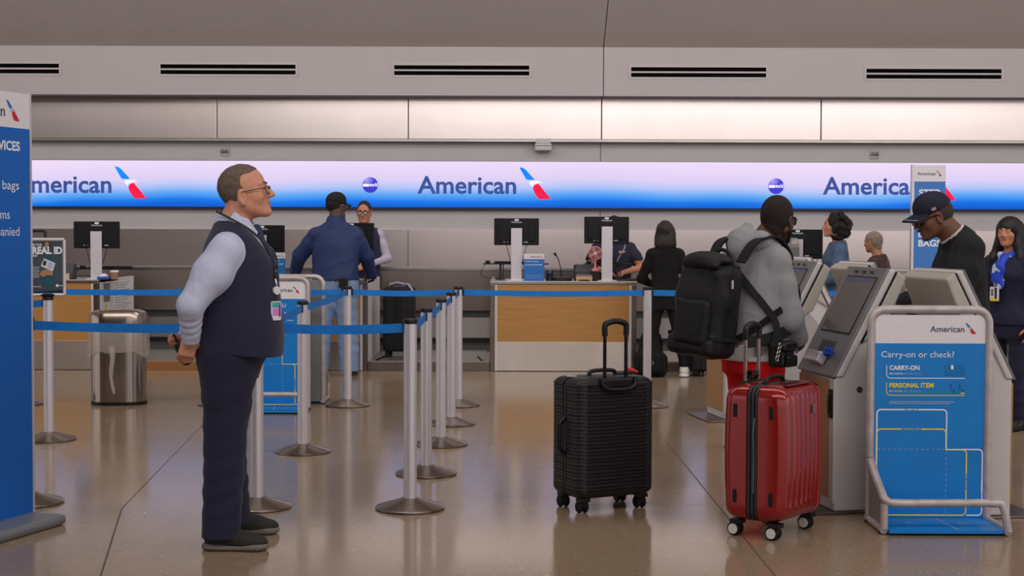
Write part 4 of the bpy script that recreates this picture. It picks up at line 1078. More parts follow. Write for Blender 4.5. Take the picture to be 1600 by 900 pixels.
# ================================================================== ORGANIC SURFACES
# a body or garment is a smooth union of tapered limbs and rounded volumes, meshed as one continuous skin
class Sdf:
    def __init__(s, lo, hi, v):
        s.v = v; s.lo = np.array(lo, np.float32)
        s.n = (np.ceil((np.array(hi) - np.array(lo)) / v)).astype(int) + 1
        s.ax = [(s.lo[i] + v * np.arange(s.n[i])).astype(np.float32) for i in range(3)]
        s.D = np.full(tuple(s.n), 1.0, np.float32)
    def _sl(s, lo, hi, F, pad):
        if F is not None:
            Rm, o, k = F
            c = np.array([[a, b, c] for a in (lo[0], hi[0]) for b in (lo[1], hi[1]) for c in (lo[2], hi[2])]) * k
            c = c @ Rm.T + o; lo, hi = c.min(0), c.max(0)
        sl, g = [], []
        for i in range(3):
            a = int(max(0, math.floor((lo[i] - pad - s.lo[i]) / s.v))); b = int(min(s.n[i], math.ceil((hi[i] + pad - s.lo[i]) / s.v) + 1))
            if b <= a: return None
            sl.append(slice(a, b)); g.append(s.ax[i][a:b])
        X, Y, Z = g[0][:, None, None], g[1][None, :, None], g[2][None, None, :]
        sc = 1.0
        if F is not None:
            Rm, o, k = F; x, y, z = X - o[0], Y - o[1], Z - o[2]
            X, Y, Z = [((x * Rm[0, i] + y * Rm[1, i] + z * Rm[2, i]) / k) for i in range(3)]; sc = k
        return tuple(sl), X, Y, Z, sc
    def _op(s, sl, d, k, sub, limit=None):
        a = s.D[sl]
        d = np.broadcast_to(d, a.shape).astype(np.float32)
        if sub:
            h = np.maximum(k - np.abs(a + d), 0) / k if k > 0 else 0
            s.D[sl] = np.maximum(a, -d) + h * h * k * .25
        else:
            h = np.maximum(k - np.abs(a - d), 0) / k if k > 0 else 0
            s.D[sl] = np.minimum(a, d) - h * h * k * .25
        return s
    def cone(s, a, b, ra, rb, k=.02, F=None, sub=False, sq=(1, 1, 1), rip=None):
        a, b = np.array(a, float), np.array(b, float); q = np.array(sq, float); r = max(ra, rb)
        S = s._sl(np.minimum(a, b) - r * q, np.maximum(a, b) + r * q, F, k + 3 * s.v)
        if S is None: return s
        sl, X, Y, Z, sc = S
        X, Y, Z = X / q[0], Y / q[1], Z / q[2]; a, b = a / q, b / q; ba = b - a; L = max(ba @ ba, 1e-9)
        x, y, z = X - a[0], Y - a[1], Z - a[2]
        h = np.clip((x * ba[0] + y * ba[1] + z * ba[2]) / L, 0, 1)
        d = np.sqrt((x - h * ba[0]) ** 2 + (y - h * ba[1]) ** 2 + (z - h * ba[2]) ** 2) - (ra + (rb - ra) * h)
        if rip:
            ang = (x * .7 + y * .9 + z * .3) * rip[2] if len(rip) > 2 else 0
            d = d + rip[0] * np.sin(2 * PI * rip[1] * h + ang) * np.sin(PI * h)
        return s._op(sl, d * (min(q) * sc), k, sub)
    def chain(s, P, r, k=.015, F=None, **kw):
        for i in range(len(P) - 1): s.cone(P[i], P[i + 1], r[i], r[i + 1], k, F, **kw)
        return s
    def ell(s, c, r, k=.02, F=None, sub=False):
        c, r = np.array(c, float), np.array(r, float)
        S = s._sl(c - r, c + r, F, k + 3 * s.v)
        if S is None: return s
        sl, X, Y, Z, sc = S
        x, y, z = X - c[0], Y - c[1], Z - c[2]
        k0 = np.sqrt((x / r[0]) ** 2 + (y / r[1]) ** 2 + (z / r[2]) ** 2)
        k1 = np.sqrt((x / r[0] ** 2) ** 2 + (y / r[1] ** 2) ** 2 + (z / r[2] ** 2) ** 2) + 1e-6
        return s._op(sl, k0 * (k0 - 1) / k1 * sc, k, sub)
    def box(s, c, h, r, k=.01, F=None, sub=False):
        c, h = np.array(c, float), np.array(h, float)
        S = s._sl(c - h, c + h, F, k + 3 * s.v)
        if S is None: return s
        sl, X, Y, Z, sc = S
        qx, qy, qz = np.abs(X - c[0]) - h[0] + r, np.abs(Y - c[1]) - h[1] + r, np.abs(Z - c[2]) - h[2] + r
        d = np.sqrt(np.maximum(qx, 0) ** 2 + np.maximum(qy, 0) ** 2 + np.maximum(qz, 0) ** 2) + np.minimum(np.maximum(qx, np.maximum(qy, qz)), 0) - r
        return s._op(sl, d * sc, k, sub)
    def rings(s, R, k=.03, F=None, n=2.3, infl=0.0):
        """R rows: z, x centre, half depth, half width[, y centre] from bottom to top"""
        R = np.array([list(r) + [0] * (5 - len(r)) for r in R], float)
        lo = [(R[:, 1] - R[:, 2]).min() - infl, (R[:, 4] - R[:, 3]).min() - infl, R[0, 0]]; hi = [(R[:, 1] + R[:, 2]).max() + infl, (R[:, 4] + R[:, 3]).max() + infl, R[-1, 0]]
        S = s._sl(lo, hi, F, k + 3 * s.v)
        sl, X, Y, Z, sc = S
        f = lambda i: smooth_interp(Z, R[:, 0], R[:, i])
        xc, a, b, yc = f(1), f(2) + infl, f(3) + infl, f(4)
        u, w_ = np.abs(X - xc) / a, np.abs(Y - yc) / b
        m = (u ** n + w_ ** n + 1e-9) ** (1 / n)
        d = (m - 1) * np.minimum(a, b)
        d = np.maximum(d, np.maximum(Z - R[-1, 0], R[0, 0] - Z))
        return s._op(sl, d * sc, k, False)
    def cut(s, p, nrm, k=.004):
        """keeps the side the normal points away from"""
        n = np.array(nrm, float); n /= np.linalg.norm(n)
        d = (s.ax[0][:, None, None] - p[0]) * n[0] + (s.ax[1][None, :, None] - p[1]) * n[1] + (s.ax[2][None, None, :] - p[2]) * n[2]
        h = np.maximum(k - np.abs(s.D - d), 0) / k
        s.D = (np.maximum(s.D, d) + h * h * k * .25).astype(np.float32); return s
    def folds(s, amp, freq=18, seed=0, zst=.55, mask=None):
        rg = np.random.RandomState(seed); X, Y, Z = s.ax[0][:, None, None], s.ax[1][None, :, None], s.ax[2][None, None, :]
        acc = 0
        for i in range(6):
            v = rg.normal(size=3); v /= np.linalg.norm(v); v *= freq * (.6 + .8 * rg.rand()); v[2] *= zst + .6 * rg.rand()
            ph = rg.rand() * 6.28; w_ = rg.normal(size=3) * freq * .4
            q = np.sin(X * v[0] + Y * v[1] + Z * v[2] + ph + 1.5 * np.sin(X * w_[0] + Y * w_[1] + Z * w_[2]))
            acc = acc + (.45 * q if i % 2 else .35 - 1.1 * (1 - np.abs(q)) ** 3)
        acc = acc / 6 * 2.2 * amp
        if mask is not None: acc = acc * mask(X, Y, Z)
        s.D = (s.D + np.where(np.abs(s.D) < .08, acc, 0)).astype(np.float32); return s
    def mesh(s, name):
        D_ = s.D
        D_ = D_.copy(); D_[0] = D_[-1] = 1; D_[:, 0] = D_[:, -1] = 1; D_[:, :, 0] = D_[:, :, -1] = 1
        neg = D_ < 0; n = D_.shape
        cs = np.zeros(tuple(x - 1 for x in n), np.uint8)
        for i in (0, 1):
            for j in (0, 1):
                for k in (0, 1): cs += neg[i:n[0] - 1 + i, j:n[1] - 1 + j, k:n[2] - 1 + k]
        act = np.argwhere((cs > 0) & (cs < 8))
        idx = np.full(cs.shape, -1, np.int32); idx[tuple(act.T)] = np.arange(len(act))
        C = {}
        for c in [(i, j, k) for i in (0, 1) for j in (0, 1) for k in (0, 1)]: C[c] = D_[act[:, 0] + c[0], act[:, 1] + c[1], act[:, 2] + c[2]]
        acc = np.zeros((len(act), 3)); cnt = np.zeros(len(act))
        for c0 in C:
            for ax in range(3):
                if c0[ax]: continue
                c1 = list(c0); c1[ax] = 1; c1 = tuple(c1)
                d0, d1 = C[c0], C[c1]; m = (d0 < 0) != (d1 < 0)
                tt = np.where(m, d0 / np.where(m, d0 - d1, 1), 0)
                p = np.tile(np.array(c0, float), (len(act), 1)); p[:, ax] = tt
                acc[m] += p[m]; cnt[m] += 1
        vs = (act + acc / cnt[:, None]) * s.v + s.lo
        quads = []
        for ax in range(3):
            a1, a2 = (ax + 1) % 3, (ax + 2) % 3
            s0 = [slice(1, -1)] * 3; s1 = [slice(1, -1)] * 3
            s0[ax] = slice(0, n[ax] - 1); s1[ax] = slice(1, n[ax])
            e = np.argwhere(neg[tuple(s0)] != neg[tuple(s1)])
            for q in (0, 1, 2):
                if q != ax: e[:, q] += 1
            sg = neg[tuple(e.T)]
            def cell(o1, o2):
                c = e.copy(); c[:, a1] += o1; c[:, a2] += o2; return idx[tuple(c.T)]
            q = np.stack([cell(-1, -1), cell(0, -1), cell(0, 0), cell(-1, 0)], 1)
            q[~sg] = q[~sg][:, ::-1]
            quads.append(q)
        q = np.concatenate(quads); q = q[(q >= 0).all(1)]
        # light relaxation evens out the lattice
        for _ in range(2):
            sm = np.zeros_like(vs); ct = np.zeros(len(vs))
            for i in range(4):
                np.add.at(sm, q[:, i], vs[q[:, (i + 1) % 4]]); np.add.at(ct, q[:, i], 1)
            ct = np.maximum(ct, 1); vs = vs * .55 + (sm / ct[:, None]) * .45
        me = bpy.data.meshes.new(name)
        me.vertices.add(len(vs)); me.vertices.foreach_set('co', vs.astype(np.float32).ravel())
        me.loops.add(len(q) * 4); me.loops.foreach_set('vertex_index', q.astype(np.int32).ravel())
        me.polygons.add(len(q)); me.polygons.foreach_set('loop_start', np.arange(0, len(q) * 4, 4, dtype=np.int32))
        me.polygons.foreach_set('use_smooth', np.ones(len(q), bool))
        me.update(calc_edges=True); me.validate()
        return me
    def build(s, name, m, parent=None):
        return link_mesh(name, s.mesh(name), m, parent)
def smooth_interp(Z, zs, v):
    """monotone-ish cubic through ring values"""
    zs, v = np.asarray(zs), np.asarray(v); m = np.gradient(v, zs)
    Zc = np.clip(Z, zs[0], zs[-1]); i = np.clip(np.searchsorted(zs, Zc, side='right') - 1, 0, len(zs) - 2)
    h = zs[i + 1] - zs[i]; t = (Zc - zs[i]) / h
    return (2 * t ** 3 - 3 * t ** 2 + 1) * v[i] + (t ** 3 - 2 * t ** 2 + t) * h * m[i] + (-2 * t ** 3 + 3 * t ** 2) * v[i + 1] + (t ** 3 - t ** 2) * h * m[i + 1]
def rot3(yaw=0, pitch=0, roll=0):
    """yaw about z, then nose-up pitch, then roll about x"""
    return np.array(Matrix.Rotation(R_(yaw), 3, 'Z') @ Matrix.Rotation(R_(-pitch), 3, 'Y') @ Matrix.Rotation(R_(roll), 3, 'X'))
def unit(v): v = np.array(v, float); return v / np.linalg.norm(v)

# ------------------------------------------------------------------ head, hand, foot
def head(S, F, nose=1.0, jaw=1.0, fem=False, ear=0.0, chin=1.0):
    S.ell((-.014, 0, .032), (.101, .076, .090), .02, F)
    S.ell((.030, 0, -.030), (.058, .060 * jaw, .082), .03, F)
    for s in (-1, 1):
        S.cone((-.012, s * .050 * jaw, -.050), (.058, s * .020, -.094), .020, .017, .025, F)
        S.ell((.052, s * .040, -.026), (.030, .024, .028), .02, F)
    S.ell((.073, 0, -.098), (.0215 * chin, .022, .017), .02, F)
    S.ell((.066, 0, -.062), (.022, .030, .03), .02, F)
    for s in (-1, 1):
        S.ell((.072, s * .028, .024), (.016, .027, .009 if not fem else .006), .014, F)
        S.ell((.100, s * .033, .003), (.020, .017, .011), .010, F, sub=True)
        S.ell((.073, s * .033, .003), (.0155, .017, .0125), .003, F)
        S.ell((.077, s * .033, .0095), (.0135, .0165, .0042), .003, F)     # upper lid
    S.chain([(.086, 0, .012), (.100, 0, -.012 ), (.086 + .026 * nose, 0, -.028)], [.008, .0095, .012], .010, F)
    for s in (-1, 1): S.ell((.096, s * .013, -.033), (.012, .0085, .008), .006, F)
    S.ell((.0835, 0, -.0575), (.012, .023, .0065), .008, F)
    S.ell((.0825, 0, -.0705), (.0115, .020, .0070), .008, F)
    S.ell((.0965, 0, -.0640), (.013, .026, .0018), .004, F, sub=True)
    for s in (-1, 1):
        S.ell((-.008, s * .077, -.006 + ear), (.020, .009, .033), .006, F)
        S.ell((-.003, s * .088, -.003 + ear), (.012, .0105, .020), .004, F, sub=True)
        S.ell((-.004, s * .078, -.034 + ear), (.010, .007, .009), .006, F)
def hpt(F, p):
    Rm, o, k = F; return np.array(p) * k @ Rm.T + o
def hand(S, w, d, nrm, side, curl=.5, sc=1.0, thumb=0.4, fk=.005):
    """w wrist, d towards the fingers, nrm the way the palm faces, side +1/-1 picks the thumb side"""
    w = np.array(w, float); d = unit(d); nrm = np.array(nrm, float); nrm = unit(nrm - d * (nrm @ d)); s = np.cross(d, nrm) * side
    F = (np.stack([d, s, nrm], 1), w, sc)
    S.cone((-.02, 0, 0), (.02, 0, 0), .026, .024, .02, F, sq=(1, 1, .8))
    S.box((.048, 0, 0), (.042, .039, .0135), .0125, .018, F)
    for i, (off, L) in enumerate(((.0285, .073), (.0097, .081), (-.0093, .075), (-.0275, .060))):
        p = np.array([.084 - .004 * abs(i - 1), off, 0.0]); a = curl * (.55 + .08 * i); P = [p * 1.0]
        for seg, b_ in ((.44, 1.0), (.32, 2.3), (.24, 3.2)):
            an = a * b_; p = p + np.array([math.cos(an), off * .35, math.sin(an)]) * L * seg; P.append(p)
        S.chain(P, [.0100, .0092, .0085, .0072], fk, F)
    b0 = np.array([.020, .032, .004]); u = unit([.62, .70, .25 + thumb * .5])
    p1 = b0 + u * .036; p2 = p1 + unit([.85, .40, .2 + thumb]) * .031; p3 = p2 + unit([.95, .12, .2 + thumb]) * .026
    S.chain([b0, p1, p2, p3], [.0150, .0118, .0102, .0082], .008, F)
def shoe(parent, ank, yaw, upper_m, sole_m, L=.29, Wd=.098, high=.085, name='shoe', v=.006, sole_h=.026):
    """ank = point under the ankle on the ground"""
    Rm = rot3(yaw); F = (Rm, np.array([ank[0], ank[1], ank[2] if len(ank) > 2 else 0.0]), 1.0)
    def grid(z1): return Sdf(np.array([ank[0] - .24, ank[1] - .24, F[1][2] - .01]), np.array([ank[0] + .24, ank[1] + .24, F[1][2] + z1]), v)
    h, t_ = -.075, L - .075
    S = grid(.17)
    S.cone((h + .045, 0, .048), (t_ - .10, 0, .044), .040, .046, .02, F, sq=(1, Wd / .096, 1))
    S.ell((t_ - .075, 0, .038), (.078, Wd * .49, .036), .02, F)
    S.cone((h + .05, 0, .06), (-.01, 0, high + .02), .040, .040, .03, F)
    S.cone((.0, 0, .08), (.10, 0, .052), .032, .026, .03, F)
    S.cut((0, 0, F[1][2] + sole_h * .8), (0, 0, -1)); S.cut((0, 0, F[1][2] + high + .015), (0, 0, 1))
    o = S.build(name, upper_m, parent)
    S = grid(.06)
    S.cone((h + .045, 0, .014), (t_ - .055, 0, .014), .046, .050, .02, F, sq=(1, Wd / .1, .4))
    S.ell((t_ - .06, 0, .024), (.064, Wd * .5, .016), .02, F)
    S.cone((h + .042, 0, .02), (h + .06, 0, .02), .043, .043, .02, F, sq=(1, Wd / .1, .45))
    S.cut((0, 0, F[1][2] + .001), (0, 0, -1))
    S.build('sole', sole_m, o)
    return o
def skin_mats(name, rgb, lips):
    return mat(name, rgb, .5, var=.07, scale=60, bump=.04, bscale=300), mat(name + '_lips', lips, .45)
def paint_lips(o, F):
    me = o.data; n = len(me.polygons); c = np.zeros(n * 3, np.float32); me.polygons.foreach_get('center', c); c = c.reshape(-1, 3)
    Rm, oo, k = F; l = (c - oo) @ Rm / k
    q = ((l[:, 0] - .086) / .02) ** 2 + (l[:, 1] / .0235) ** 2 + ((l[:, 2] + .064) / .0115) ** 2 < 1
    mi = np.zeros(n, np.int32); mi[q] = 1; me.polygons.foreach_set('material_index', mi)
eye_w = mat('eye_white', (188, 178, 170), .25); eye_d = mat('eye_dark', (34, 24, 20), .15)
def eyes(parent, F):
    for s in (-1, 1):
        c = hpt(F, (.0765, s * .033, .003)); r = .0105 * F[2]
        b = MB(); b.lathe([(.0003, -r)] + [(r * math.cos(a), r * math.sin(a)) for a in [-PI / 2 + PI * i / 10 for i in range(1, 10)]] + [(.0003, r)], c, 16)
        e = b.build('eye', eye_w, parent, smooth=True)
        c2 = hpt(F, (.0824, s * .033, .003)); b = MB(); r2 = .0056 * F[2]
        b.lathe([(.0003, -r2)] + [(r2 * math.cos(a), r2 * math.sin(a)) for a in [-PI / 2 + PI * i / 8 for i in range(1, 8)]] + [(.0003, r2)], c2, 12)
        b.build('iris', eye_d, e, smooth=True)
def brows(parent, F, m, th=.0035):
    for s in (-1, 1):
        pts = spline([hpt(F, p) for p in ((.091, s * .014, .0235), (.0905, s * .028, .029), (.079, s * .046, .0265))], 5)
        MB().tube(pts, [th * F[2]] * (len(pts) - 3) + [th * .7, th * .5, th * .3], 6).build('eyebrow', m, parent, smooth=True)
def glasses(parent, F, m_frame, m_lens, w_=.024, h_=.017, r=.0017, dx=0.0, dz=0.0, ear=0.0):
    t = None; b = MB(); bl = MB()
    for s in (-1, 1):
        pl = [hpt(F, (.1055 + dx - .10 * max(0, abs(y + s * .033) - .033) , y + s * .033, z + .001 + dz)) for y, z in rrect(2 * w_, 2 * h_, h_ * .6, 4)]
        pl = [Vector(p) for p in pl]; b.tube(pl + [pl[0]], r * F[2], 6, caps=False); bl.add(pl, [tuple(range(len(pl)))])
        b.tube([hpt(F, (.100 + dx, s * .057, .010 + dz)), hpt(F, (.088 + dx, s * .071, .011 + dz)), hpt(F, (.0, s * .081, .012 + ear)), hpt(F, (-.022, s * .080, -.002 + ear))], r * F[2], 6)
    b.tube(spline([hpt(F, (.1055 + dx, -.010, .005 + dz)), hpt(F, (.109 + dx, 0, .009 + dz)), hpt(F, (.1055 + dx, .010, .005 + dz))], 4), r * F[2], 6)
    t = b.build('glasses', m_frame, parent, smooth=True)
    bl.build('lens', m_lens, t)
    return t
lens_clear = mat('lens_clear', (220, 230, 245), .03, alpha=.16)
lens_dark = mat('lens_dark', (18, 18, 22), .05, alpha=.9)
# ================================================================== PEOPLE
class Fig: pass
def fig(H=1.75, fem=False, wide=1.0, lean=0.0, deep=1.0):
    """a standing figure facing +x, left hand on +y; garment surface sizes"""
    f = Fig(); k = H / 1.75; f.k = k; f.H = H; f.wide = wide; f.lean = lean
    if fem: R = [(.76, 0, .125, .175), (.90, 0, .135, .185), (1.05, 0, .110, .145), (1.18, .005, .115, .152), (1.28, .012, .125, .165), (1.38, -.005, .095, .152), (1.44, -.015, .065, .10), (1.48, -.02, .050, .055)]
    else: R = [(.78, 0, .135, .175), (.90, 0, .14, .185), (1.02, 0, .135, .178), (1.15, .005, .135, .182), (1.28, .008, .132, .192), (1.38, -.002, .105, .176), (1.44, -.012, .072, .115), (1.485, -.02, .055, .06)]
    lx = lambda z: lean * max(0, z - .85) ** 1.4
    f.lx = lambda z: lx(z / k) * k
    f.R = [(z * k, (x + lx(z)) * k, a * k * deep, b * k * wide, 0) for z, x, a, b in R]
    sw = (.172 if not fem else .150) * wide
    f.sh = [np.array([(-.008 + lx(1.39)) * k, s * sw * k, 1.385 * k]) for s in (-1, 1)]       # right, left
    f.el = [np.array([(-.03 + lx(1.39)) * k, s * (sw + .05) * k, 1.10 * k]) for s in (-1, 1)]
    f.wr = [np.array([(.04 + lx(1.39)) * k, s * (sw + .05) * k, .86 * k]) for s in (-1, 1)]
    f.hd = [np.array([.15, -s * .05, -1.0]) for s in (-1, 1)]; f.hn = [np.array([.2, -s * 1.0, 0]) for s in (-1, 1)]; f.curl = [.45, .45]
    f.ar = np.array([.066, .054, .040]) * k * (.86 if fem else 1)
    f.hip = [np.array([0, s * .092 * k, .88 * k]) for s in (-1, 1)]
    f.kn = [np.array([.012, s * .098 * k, .49 * k]) for s in (-1, 1)]
    f.an = [np.array([-.02, s * .105 * k, .09 * k]) for s in (-1, 1)]
    f.lr = np.array([.098, .074, .062]) * k * (.92 if fem else 1)
    f.ft = [-8, 8]                                                                       # toes turned out
    f.neck = (np.array([(-.022 + lx(1.43)) * k, 0, 1.43 * k]), np.array([(.005 + lx(1.56)) * k, 0, 1.57 * k]))
    f.F = (rot3(0, 0), np.array([(.022 + lx(1.62)) * k, 0, H - .122 * k]), k)
    f.nr = (.058 if not fem else .048) * k
    return f
def face_to(f, yaw, pitch=0, roll=0, o=None, sc=None):
    f.F = (rot3(yaw, pitch, roll), np.array(o) if o is not None else f.F[1], sc or f.F[2])
def bounds(f, pad=.17):
    P = np.array(list(f.sh) + list(f.el) + list(f.wr) + list(f.hip) + list(f.kn) + list(f.an) + [f.F[1]] + [w + unit(d) * .14 for w, d in zip(f.wr, f.hd)])
    R = np.array(f.R); lo, hi = P.min(0) - pad, P.max(0) + pad
    lo[0] = min(lo[0], (R[:, 1] - R[:, 2]).min() - .03); hi[0] = max(hi[0], (R[:, 1] + R[:, 2]).max() + .03)
    lo[1] = min(lo[1], -R[:, 3].max() - .03); hi[1] = max(hi[1], R[:, 3].max() + .03); lo[2] = -.015
    return lo, hi
def body(f, label, loc, rz, skin, v=.006, hands=(1, 1), fem=False, **hk):
    lo, hi = bounds(f); S = Sdf(lo, hi, v)
    S.rings(f.R, .03, infl=-.022)
    S.cone(f.neck[0], f.neck[1], f.nr * 1.12, f.nr, .03)
    for i in (0, 1):
        n0 = f.neck[0]; S.cone(n0 + (0, 0, -.02), f.sh[i], .045 * f.k, .045 * f.k, .04)
        S.chain([f.sh[i] * (1, .9, 1) + (0, 0, -.02), f.el[i]], f.ar[:2] * .62, .02); S.chain([f.el[i], f.wr[i]], [f.ar[1] * .62, .028 * f.k], .01)
        S.chain([f.hip[i], f.kn[i], f.an[i]], f.lr - np.array([.02, .02, .022]), .03)
        d = rot3(f.ft[i]) @ np.array([1, 0, 0]); a = f.an[i]; S.cone(a * (1, 1, 0) + (0, 0, .05) - d * .03, a * (1, 1, 0) + (0, 0, .04) + d * .12, .030, .024, .03)
        if hands[i]: hand(S, f.wr[i], f.hd[i], f.hn[i], (1, -1)[i], f.curl[i], f.k * (.92 if fem else 1.0))
    head(S, f.F, fem=fem, **hk)
    o = S.build('person', list(skin), None); paint_lips(o, f.F)
    o.location = loc; o.rotation_euler = (0, 0, rz)
    tag(o, label, 'person')
    return o
def top(f, par, name, m, infl=0.0, z0=None, sleeves='long', v=.007, collar=None, fold=.0035, seed=1, neck_r=None, cuff=0.0, rip=.0012, cutneck=True, hem=None, post=None):
    lo, hi = bounds(f, .15); z0 = z0 if z0 is not None else f.R[0][0]; lo[2] = z0 - .02; hi[2] = f.neck[1][2] + .05; S = Sdf(lo, hi, v)
    for i in (0, 1):
        if sleeves:
            s0 = f.sh[i] * (1, .93, 1) + (0, 0, -.022); S.chain([s0, s0 * .6 + f.el[i] * .4, f.el[i]], np.array([f.ar[0] * .90, f.ar[0] * .97, f.ar[1]]) + infl, .03)
            if sleeves == 'long':
                d = unit(f.wr[i] - f.el[i]); e = f.wr[i] + d * .005
                S.chain([f.el[i], e], [f.ar[1] + infl, f.ar[2] + infl], .02, rip=(rip, 4.6, 40))
                if cuff: S.cone(e - d * .045, e - d * .005, f.ar[2] + infl - .003, f.ar[2] + infl - .006, .004)
            if sleeves == 'short':
                dd = unit(f.el[i] - f.sh[i]); S.cone(f.sh[i] * .35 + f.el[i] * .65 + dd * .062, f.wr[i], .075, .07, .004, sub=True)
            else: S.cone(f.wr[i] + d * .062, f.wr[i] + d * .12, .058, .058, .004, sub=True)
    S.rings(f.R, .02, infl=infl)
    for i in (0, 1): S.cone(f.neck[0] + (0, 0, -.025), f.sh[i] + (0, 0, -.004), .052 * f.k + infl, .058 * f.k + infl, .05)
    if collar: S.cone(f.neck[0] + (0, 0, .0), f.neck[0] * (1 - collar) + f.neck[1] * collar, f.nr + .028 + infl, f.nr + .016 + infl, .025)
    if fold: S.folds(fold, 20, seed)
    if hem: S.cut(*hem)
    else: S.cut((0, 0, z0), (0, 0, -1))
    if cutneck:
        ax = unit(f.neck[1] - f.neck[0]); t_ = f.neck[0] + (f.neck[1] - f.neck[0]) * ((collar or 0.22) - .02)
        S.cone(t_ + ax * .055, t_ + ax * .13, .11, .11, .003, sub=True)
    if post: post(S)
    return S.build(name, m, par)
def legs(f, par, name, m, infl=0.0, ztop=None, hemz=.035, v=.007, fold=.004, seed=2, hem_r=None, post=None):
    lo, hi = bounds(f, .13); ztop = ztop or f.R[2][0]; hi[2] = ztop + .03; S = Sdf(lo, hi, v)
    Rh = [r for r in f.R if r[0] <= ztop + .2]
    S.rings([(z, x, a - .008, b - .008, 0) for z, x, a, b, _ in Rh], .03)
    for i in (0, 1):
        h0 = f.hip[i]
        e = f.an[i] * (1, 1, 0) + (0, 0, hemz)
        r = f.lr + infl
        S.cone(h0, f.kn[i], r[0], r[1], .045, rip=(.003, 3, 20)); S.cone(f.kn[i], e, r[1], hem_r or r[2], .02, rip=(.003, 5, 30))
    if fold: S.folds(fold, 16, seed, .4)
    S.cut((0, 0, ztop), (0, 0, 1)); S.cut((0, 0, hemz), (0, 0, -1))
    if post: post(S)
    return S.build(name, m, par)
def rpt(R, z, ang, off=.0, n=2.3):
    """point on the torso surface at height z, ang measured from straight ahead towards the left"""
    R = np.array(R, float); v = [float(smooth_interp(np.array([z]), R[:, 0], R[:, i])[0]) for i in range(1, 5)]
    c, s = math.cos(ang), math.sin(ang); q = (abs(c / (v[1] + off)) ** n + abs(s / (v[2] + off)) ** n) ** (-1 / n)
    return np.array([v[0] + q * c, v[3] + q * s, z])
def hair_sdf(f, v=.005, pad=.24):
    o = f.F[1]; return Sdf(o - pad - np.array([0, 0, .15]), o + pad, v)
def ribbon_on(par, name, pts, w, m, wd, th=.0015):
    return MB().ribbon(spline([Vector(p) for p in pts], 6), wd, w, th).build(name, m, par)
def plate(par, name, c, ux, uz, w, h, th, m):
    """small flat card; ux right, uz up"""
    ux, uz = Vector(ux).normalized(), Vector(uz).normalized(); nn = ux.cross(uz); c = Vector(c); b = MB()
    b.loft([[c + ux * a + uz * q + nn * t_ for a, q in rrect(w, h, min(w, h) * .12, 3)] for t_ in (-th / 2, th / 2)])
    return b.build(name, m, par)

skin_a = skin_mats('skin_fair', (204, 144, 118), (188, 124, 106))
skin_b = skin_mats('skin_tan', (190, 132, 104), (170, 96, 84))
skin_c = skin_mats('skin_brown', (110, 72, 54), (104, 62, 52))
skin_d = skin_mats('skin_deep', (84, 56, 44), (84, 52, 46))
navy = mat('navy_wool', (33, 33, 60), .85, var=.10, scale=120, bump=.12, bscale=500, sheen=.15)
navy_d = mat('navy_trouser', (28, 28, 54), .85, var=.10, scale=120, bump=.12, bscale=400, sheen=.1)
shirt_b = mat('pale_blue_shirt', (192, 198, 224), .7, var=.03, scale=40, bump=.06, bscale=200)
hair_g = mat('hair_grey_brown', (106, 89, 79), .8, var=.30, scale=70, bump=.4, bscale=260)
hair_k = mat('hair_black', (22, 18, 18), .36, var=.25, scale=60, bump=.25, bscale=160, stretch=(6, 6, .7))
blackcloth = mat('black_cloth', (13, 13, 15), .85, var=.12, bump=.1, bscale=300)

